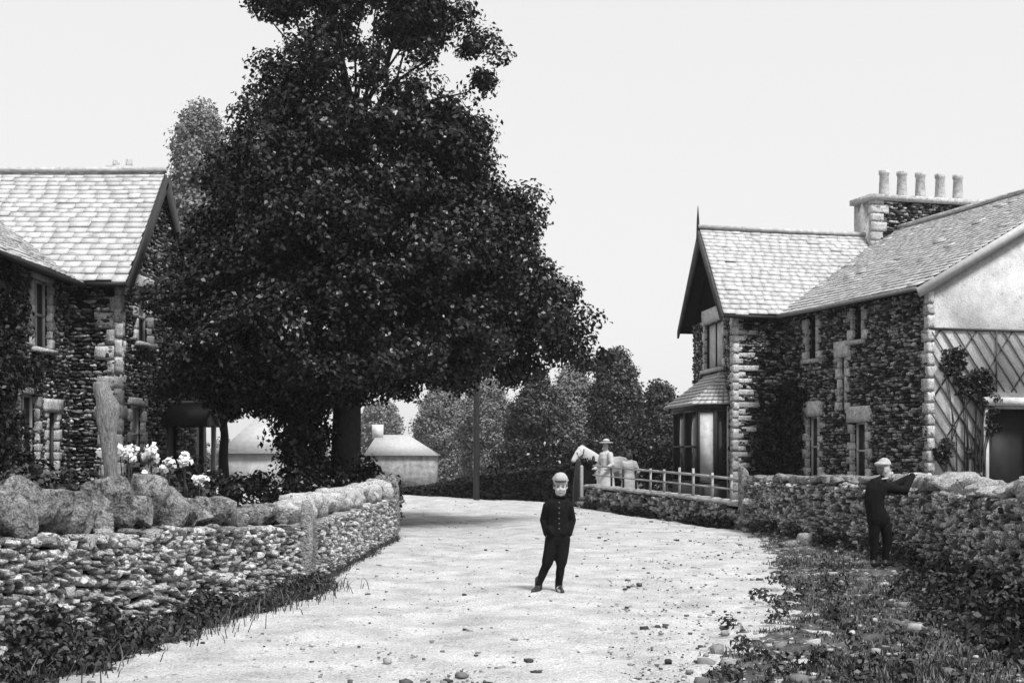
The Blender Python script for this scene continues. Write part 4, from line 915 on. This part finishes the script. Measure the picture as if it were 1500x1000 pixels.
# boy standing in the road
bx, byy = gx(817, 14.5), 14.5
boy = thing('person', (bx, byy, .04), 'boy standing in the road in dark buttoned jacket, breeches and pale cap', 'person')
T = xf((bx, byy, .04), 0, .965)
hc = (.03, 0, 1.165)
LA = [(-.1, .01, .98), (-.15, .05, .8), (-.115, .0, .66)]; RA = [(.11, .01, .98), (.158, .05, .8), (.118, .0, .66)]
legL = [(-.06, 0, .6), (-.115, -.02, .33), (-.215, .0, .07)]; legR = [(.06, 0, .6), (.035, -.02, .33), (.01, .0, .07)]
body = [('t', [(0, 0, .6), (0, 0, .75), (.005, 0, .9), (.01, 0, .99), (.015, 0, 1.03)], [.1, .095, .105, .1, .05], [.07, .065, .075, .065, .04]), ('t', [(.02, .01, 1.0), (.028, 0, 1.1)], [.042, .038]),
        ('t', [(-.06, 0, .98), LA[0], LA[1], LA[2]], [.036, .034, .03, .024]), ('t', [(.07, 0, .98), RA[0], RA[1], RA[2]], [.036, .034, .03, .024]),
        ('t', legL, [.06, .034, .024]), ('t', legR, [.06, .034, .024]), ('t', [(-.215, 0, .06), (-.24, -.06, .035), (-.265, -.11, .03)], [.03, .028, .022]), ('t', [(.01, 0, .06), (.02, -.07, .035), (.03, -.13, .03)], [.03, .028, .022])]
body += hand(LA[2], (-.08, -.03, .58), .8) + hand(RA[2], (.08, -.03, .58), .8) + head_prims(hc)
bd_ = blob('body', boy, body, T, 'skin', .007, 2)
face_bits(boy, T, hc)
jk = [('t', [(0, 0, .635), (0, 0, .7), (0, 0, .82), (.005, 0, .93), (.01, .005, .99), (.02, .01, 1.045)], [.118, .113, .106, .118, .105, .052], [.09, .085, .08, .09, .08, .048]),
      ('t', [(-.065, .01, .985), (-.108, .01, .955), (-.15, .05, .8), (-.118, -.005, .655)], [.058, .056, .047, .04]), ('t', [(.075, .01, .985), (.118, .01, .955), (.158, .05, .8), (.12, -.005, .655)], [.058, .056, .047, .04]),
      ('t', [(-.1, -.08, .72), (-.06, -.09, .66)], [.03, .028]), ('t', [(.1, -.08, .72), (.06, -.09, .66)], [.03, .028])]
jo = blob('jacket', boy, jk, T, 'cloth', .009, 2)
g = Geo(); g.tube([T((.022 + .06 * math.cos(a), .005 + .058 * math.sin(a), 1.06)) for a in np.linspace(0, 2 * math.pi, 17)], .014, 8, cap=False); g.build('collar', 'cloth', jo, True)
for z in (1.0, .94, .885, .825, .77, .715):
    g = Geo(); g.ell(T((.012, -.092 if z < .97 else -.084, z)), (.0085, .006, .0085), 10, 8); g.build('button', 'button', jo, True)
blob('breeches', boy, [('t', [(0, 0, .69), (0, 0, .6)], [.11, .12], [.085, .09]), ('t', [(-.06, 0, .6), (-.085, -.01, .46), (-.115, -.02, .34), (-.125, -.02, .3)], [.078, .07, .062, .05]), ('t', [(.06, 0, .6), (.05, -.01, .46), (.037, -.02, .34), (.034, -.02, .3)], [.078, .072, .063, .05])], T, 'cloth', .009, 2)
for s_, k, x, z in ((-1, (-.118, -.02, .33), (-.21, 0, .1), 0), (1, (.036, -.02, .33), (.012, 0, .1), 0)):
    mid = tuple(np.array(k) * .6 + np.array(x) * .4 + [0, .006, 0]); blob('stocking', boy, [('t', [k, mid, x], [.046, .047, .036])], T, 'stocking', .007, 2)
    fx = x[0]; o_ = -.06 if s_ < 0 else .03
    blob('boot', boy, [('t', [(fx, .01, .15), (fx, .01, .06)], [.04, .042]), ('t', [(fx, .02, .04), (fx + o_ * .5, -.06, .038), (fx + o_, -.13, .03)], [.038, .04, .033], [.034, .034, .026]), ('e', (fx + o_ * .5, -.05, .008), (.045, .115, .012))], T, 'boot', .007, 1)
def cap(parent, T, c, f, k=1.0, m='cap', peakm='capdark', tilt=.0):
    c = np.array(c, float); f = np.array(f, float); f /= np.linalg.norm(f); s_ = np.cross(f, [0, 0, 1.]); u = np.array([0, 0, 1.])
    o = blob('cap', parent, [('e', c + u * .084 * k - f * .03 * k, (.095 * k, .102 * k, .034 * k), tilt), ('t', [c + u * .062 * k - f * .005 * k, c + u * .08 * k - f * .01 * k], [.078 * k, .084 * k], [.082 * k, .088 * k])], T, m, .008, 3)
    g = Geo(); V = []; Q = []
    for i in range(9):
        a = math.radians(-46 + 11.5 * i); d = f * math.cos(a) + s_ * math.sin(a)
        V += [T(c + u * .08 * k + d * .07 * k), T(c + u * (.074 - .012 * math.cos(a)) * k + d * (.078 + .022 * math.cos(a) ** 2) * k), T(c + u * (.066 - .012 * math.cos(a)) * k + d * (.076 + .021 * math.cos(a) ** 2) * k), T(c + u * .07 * k + d * .066 * k)]
        if i:
            b = 4 * i
            for q in range(4): Q.append([b - 4 + q, b + q, b + (q + 1) % 4, b - 4 + (q + 1) % 4])
    g.quads(V, Q); g.P += [[0, 1, 2, 3], [32, 33, 34, 35]]; g.build('peak', peakm, o, True)
cap(boy, T, hc, (.0, -1, 0), 1.0, tilt=.12)
g = Geo(); g.ell(T((.03, .02, 1.19)), (.08, .08, .07), 18, 12); g.build('hair', 'hair', boy, True)

# boy leaning on the right wall, seen from behind, head turned right
Yw = 16.6; wx = gx(1287, Yw); zb = float(verge_z(np.array([wx]), np.array([Yw]))[0]) + .01
boy2 = thing('person', (wx, Yw, zb), 'boy in dark jacket and pale cap leaning his arms on the right wall', 'person')
T = xf((wx, Yw, zb), 0, 1.07)
hc2 = (.085, .03, 1.085); fd = (1, -.25, 0)
b2 = [('t', [(-.02, 0, .58), (-.03, 0, .72), (-.02, 0, .85), (0, .01, .94), (.04, .02, .99)], [.1, .1, .105, .1, .05], [.07, .07, .075, .07, .04]), ('t', [(.05, .02, .96), (.08, .03, 1.05)], [.04, .038]),
      ('t', [(-.02, .0, .57), (-.04, 0, .3), (-.05, .03, .05)], [.06, .034, .024]), ('t', [(.06, .03, .57), (.1, .02, .3), (.09, .05, .05)], [.06, .034, .024]),
      ('t', [(.06, .02, .92), (.33, .12, .86), (.47, .28, 1.04)], [.045, .036, .025]), ('t', [(0, .08, .92), (.2, .22, .9), (.46, .36, 1.02)], [.042, .034, .024])]
b2 += hand((.47, .28, 1.04), (.58, .33, 1.07), .9) + hand((.46, .36, 1.02), (.6, .4, 1.03), .9) + head_prims(hc2, .98, fd)
blob('body', boy2, b2, T, 'skin', .008, 2); face_bits(boy2, T, hc2, .98, fd)
blob('jacket', boy2, [('t', [(-.03, 0, .54), (-.035, 0, .62), (-.05, 0, .76), (-.03, 0, .87), (0, .01, .94), (.05, .02, 1.0)], [.112, .114, .125, .13, .115, .055], [.095, .095, .095, .1, .09, .05]),
      ('t', [(.05, .02, .91), (.17, .07, .89), (.33, .12, .86), (.46, .27, 1.03)], [.07, .062, .055, .042]), ('t', [(0, .08, .92), (.2, .22, .9), (.45, .355, 1.01)], [.062, .055, .04])], T, 'cloth', .01, 2)
blob('breeches', boy2, [('t', [(-.02, 0, .62), (.0, 0, .55)], [.12, .13], [.09, .09]), ('t', [(-.035, 0, .56), (-.05, 0, .42), (-.055, .01, .28)], [.078, .07, .056]), ('t', [(.06, .03, .56), (.09, .02, .42), (.105, .03, .28)], [.078, .068, .055])], T, 'cloth', .01, 2)
for a, b in (((-.05, .01, .3), (-.05, .03, .08)), ((.1, .03, .3), (.09, .05, .08))):
    blob('stocking', boy2, [('t', [a, b], [.052, .042])], T, 'stocking', .008, 2)
    blob('boot', boy2, [('t', [(b[0], b[1], .14), (b[0], b[1], .05)], [.04, .042]), ('t', [(b[0] - .01, b[1] - .03, .04), (b[0] + .04, b[1] + .04, .035), (b[0] + .08, b[1] + .06, .03)], [.038, .038, .03])], T, 'boot', .008, 1)
cap(boy2, T, hc2, fd, 1.0); g = Geo(); g.ell(T((.065, .035, 1.11)), (.08, .082, .08), 18, 12); g.build('hair', 'hair', boy2, True)
g = Geo(); g.tube([T((.06 + .062 * math.cos(a), .025 + .06 * math.sin(a), 1.005 + .012 * math.cos(a))) for a in np.linspace(0, 2 * math.pi, 17)], .01, 8, cap=False); g.build('collar', 'white', boy2, True)

# woman in white with a straw hat, and a second figure in white, behind the rail fence
def white_figure(px, Y, top_py, label, hat, facing, skirt=True):
    x = gx(px, Y); H = gz(top_py, Y); k = H / 1.66; t = thing('person', (x, Y, 0), label, 'person'); T0 = xf((x, Y, 0), 0); Tk = lambda p: T0(np.asarray(p) * k)
    f = np.array(facing, float); hc = np.array((0, 0, 1.5)); sx = np.cross(f / np.linalg.norm(f), [0, 0, 1.])
    def s_(a, d, z): return sx * a + f * d + np.array([0, 0, z])
    B = [('t', [(0, 0, .85), (0, 0, 1.1), (0, 0, 1.3), (0, 0, 1.36)], [.13, .11, .14, .06], [.1, .09, .1, .05]), ('t', [(0, 0, 1.3), (0, 0, 1.45)], [.05, .047]), ('t', [(-.08, 0, .85), (-.09, 0, .45), (-.09, 0, .06)], [.08, .055, .04]), ('t', [(.08, 0, .85), (.09, 0, .45), (.09, 0, .06)], [.08, .055, .04])]
    arms = [[s_(-.15, 0, 1.3), s_(-.25, .02, 1.05), s_(-.2, .2, .95)], [s_(.15, 0, 1.3), s_(.25, .02, 1.05), s_(.2, .2, .95)]]
    for a in arms: B.append(('t', a, [.045, .038, .026])); B += hand(a[2], a[2] + f * .1, 1.0)
    B += head_prims(hc, 1.08, f); blob('body', t, B, Tk, 'skin', .012, 1); face_bits(t, Tk, hc, 1.08, f)
    bl = [('t', [(0, 0, .92), (0, 0, 1.05), (0, 0, 1.22), (0, 0, 1.32), (0, 0, 1.4)], [.15, .14, .19, .18, .07], [.12, .12, .14, .12, .06])] + [('t', [a[0], a[1], a[2]], [.085, .075, .045]) for a in arms]
    blob('blouse', t, bl, Tk, 'white', .014, 2)
    if skirt: blob('skirt', t, [('t', [(0, 0, 1.0), (0, 0, .8), (0, 0, .4), (0, 0, .08)], [.14, .21, .27, .32], [.12, .19, .25, .3])], Tk, 'white', .016, 2)
    if hat:
        h = Geo(); h.ell(Tk(hc + [0, 0, .1]), (.2, .2, .022), 22, 8); h.ell(Tk(hc + [0, 0, .14]), (.1, .1, .065), 20, 10); o = h.build('hat', 'straw', t, True)
        h = Geo(); h.tube([Tk(hc + [.098 * math.cos(a), .098 * math.sin(a), .125]) for a in np.linspace(0, 2 * math.pi, 21)], .013, 6, cap=False); h.build('hat_band', 'dark', o, True)
    h = Geo(); h.ell(Tk(hc - f * .02 + [0, 0, .02]), (.092, .095, .1), 18, 12); h.build('hair', 'hair' if hat else 'horsedark', t, True)
    return t
white_figure(888, 37.6, 644.5, 'woman in white with a straw hat standing at the horse behind the fence', True, (-.8, -.6, 0))
white_figure(922, 37.3, 661, 'bareheaded figure in white seen from behind, right of the woman in the hat', False, (.3, .95, 0))
# grey horse facing left
hx, hy = gx(893, 39.2), 39.2
ho = thing('horse', (hx, hy, 0), 'white grey horse facing left behind the rail fence', 'horse')
T = xf((hx, hy, 0), .18)
hb = [('t', [(-.5, 0, 1.12), (-.3, 0, 1.1), (0, 0, 1.07), (.35, 0, 1.12), (.55, 0, 1.15)], [.2, .29, .3, .28, .2], [.2, .27, .29, .28, .2]),
      ('t', [(-.45, 0, 1.22), (-.68, 0, 1.42), (-.82, 0, 1.55)], [.26, .21, .15], [.15, .12, .1]), ('t', [(-.8, 0, 1.55), (-.92, -.01, 1.45), (-1.05, -.02, 1.28)], [.15, .125, .085], [.11, .095, .075]),
      ('t', [(-.82, -.05, 1.63), (-.84, -.055, 1.74)], [.025, .008]), ('t', [(-.82, .05, 1.63), (-.84, .055, 1.74)], [.025, .008]),
      ('t', [(.6, 0, 1.2), (.7, 0, 1.05), (.72, 0, .6)], [.06, .06, .03])]
for sy in (-.13, .13):
    o_ = .06 if sy > 0 else -.03
    hb.append(('t', [(-.42 + o_, sy, 1.0), (-.4 + o_, sy, .75), (-.41 + o_, sy, .45), (-.4 + o_, sy, .2), (-.42 + o_, sy, .05)], [.1, .065, .045, .035, .05]))
    hb.append(('t', [(.45 + o_, sy, 1.05), (.36 + o_, sy, .78), (.54 + o_, sy, .52), (.5 + o_, sy, .22), (.48 + o_, sy, .05)], [.15, .095, .055, .036, .05]))
blob('body', ho, hb, T, 'horse', .018, 3)
g = Geo(); P = []
for f in np.linspace(0, 1, 40):
    p = np.array((-.5, 0, 1.38)) * (1 - f) + np.array((-.8, 0, 1.68)) * f; P += [T(p + [U(-.02, .02), U(-.03, .03), U(-.06, .02)]) for _ in range(6)]
leaf_batch(g, np.array(P), R.normal(size=(len(P), 3)) + [0, -1, 0], .1, .4); g.build('mane', 'horse', ho)
g = Geo(); g.tube([T((-.98, -.085, 1.5)), T((-.93, -.1, 1.36)), T((-.8, -.11, 1.45)), T((-.78, -.11, 1.6))], .013, 6); g.tube([T((-.48 + .05 * math.cos(a), .26 * math.cos(a) * .8, 1.12 + .3 * math.sin(a))) for a in np.linspace(0, 2 * math.pi, 17)], .045, 8, cap=False); g.build('harness', 'dark', ho, True)
for sy in (-1, 1):
    g = Geo(); g.ell(T((-.88, sy * .085, 1.55)), (.018, .012, .014), 10, 8); g.build('eye', 'dark', ho, True)

# ---------------------------------------------------------------- haze
g = Geo(); g.box((0, 85, 14), (130, 0, 0), (0, 115, 0), (0, 0, 18)); hz_ = g.build('haze', M['dark'], None, origin=(0, 85, 14)); hz_['kind'] = 'stuff'; hz_['label'] = 'thin pale haze lying over the distant trees'; hz_['category'] = 'haze'
hm = bpy.data.materials.new('haze'); hm.use_nodes = True; t_ = hm.node_tree; t_.nodes.clear(); mo = t_.nodes.new('ShaderNodeOutputMaterial'); pv = t_.nodes.new('ShaderNodeVolumePrincipled')
pv.inputs['Color'].default_value = (1, 1, 1, 1); pv.inputs['Density'].default_value = .0004; pv.inputs['Anisotropy'].default_value = .2; t_.links.new(pv.outputs[0], mo.inputs['Volume']); hz_.data.materials[0] = hm
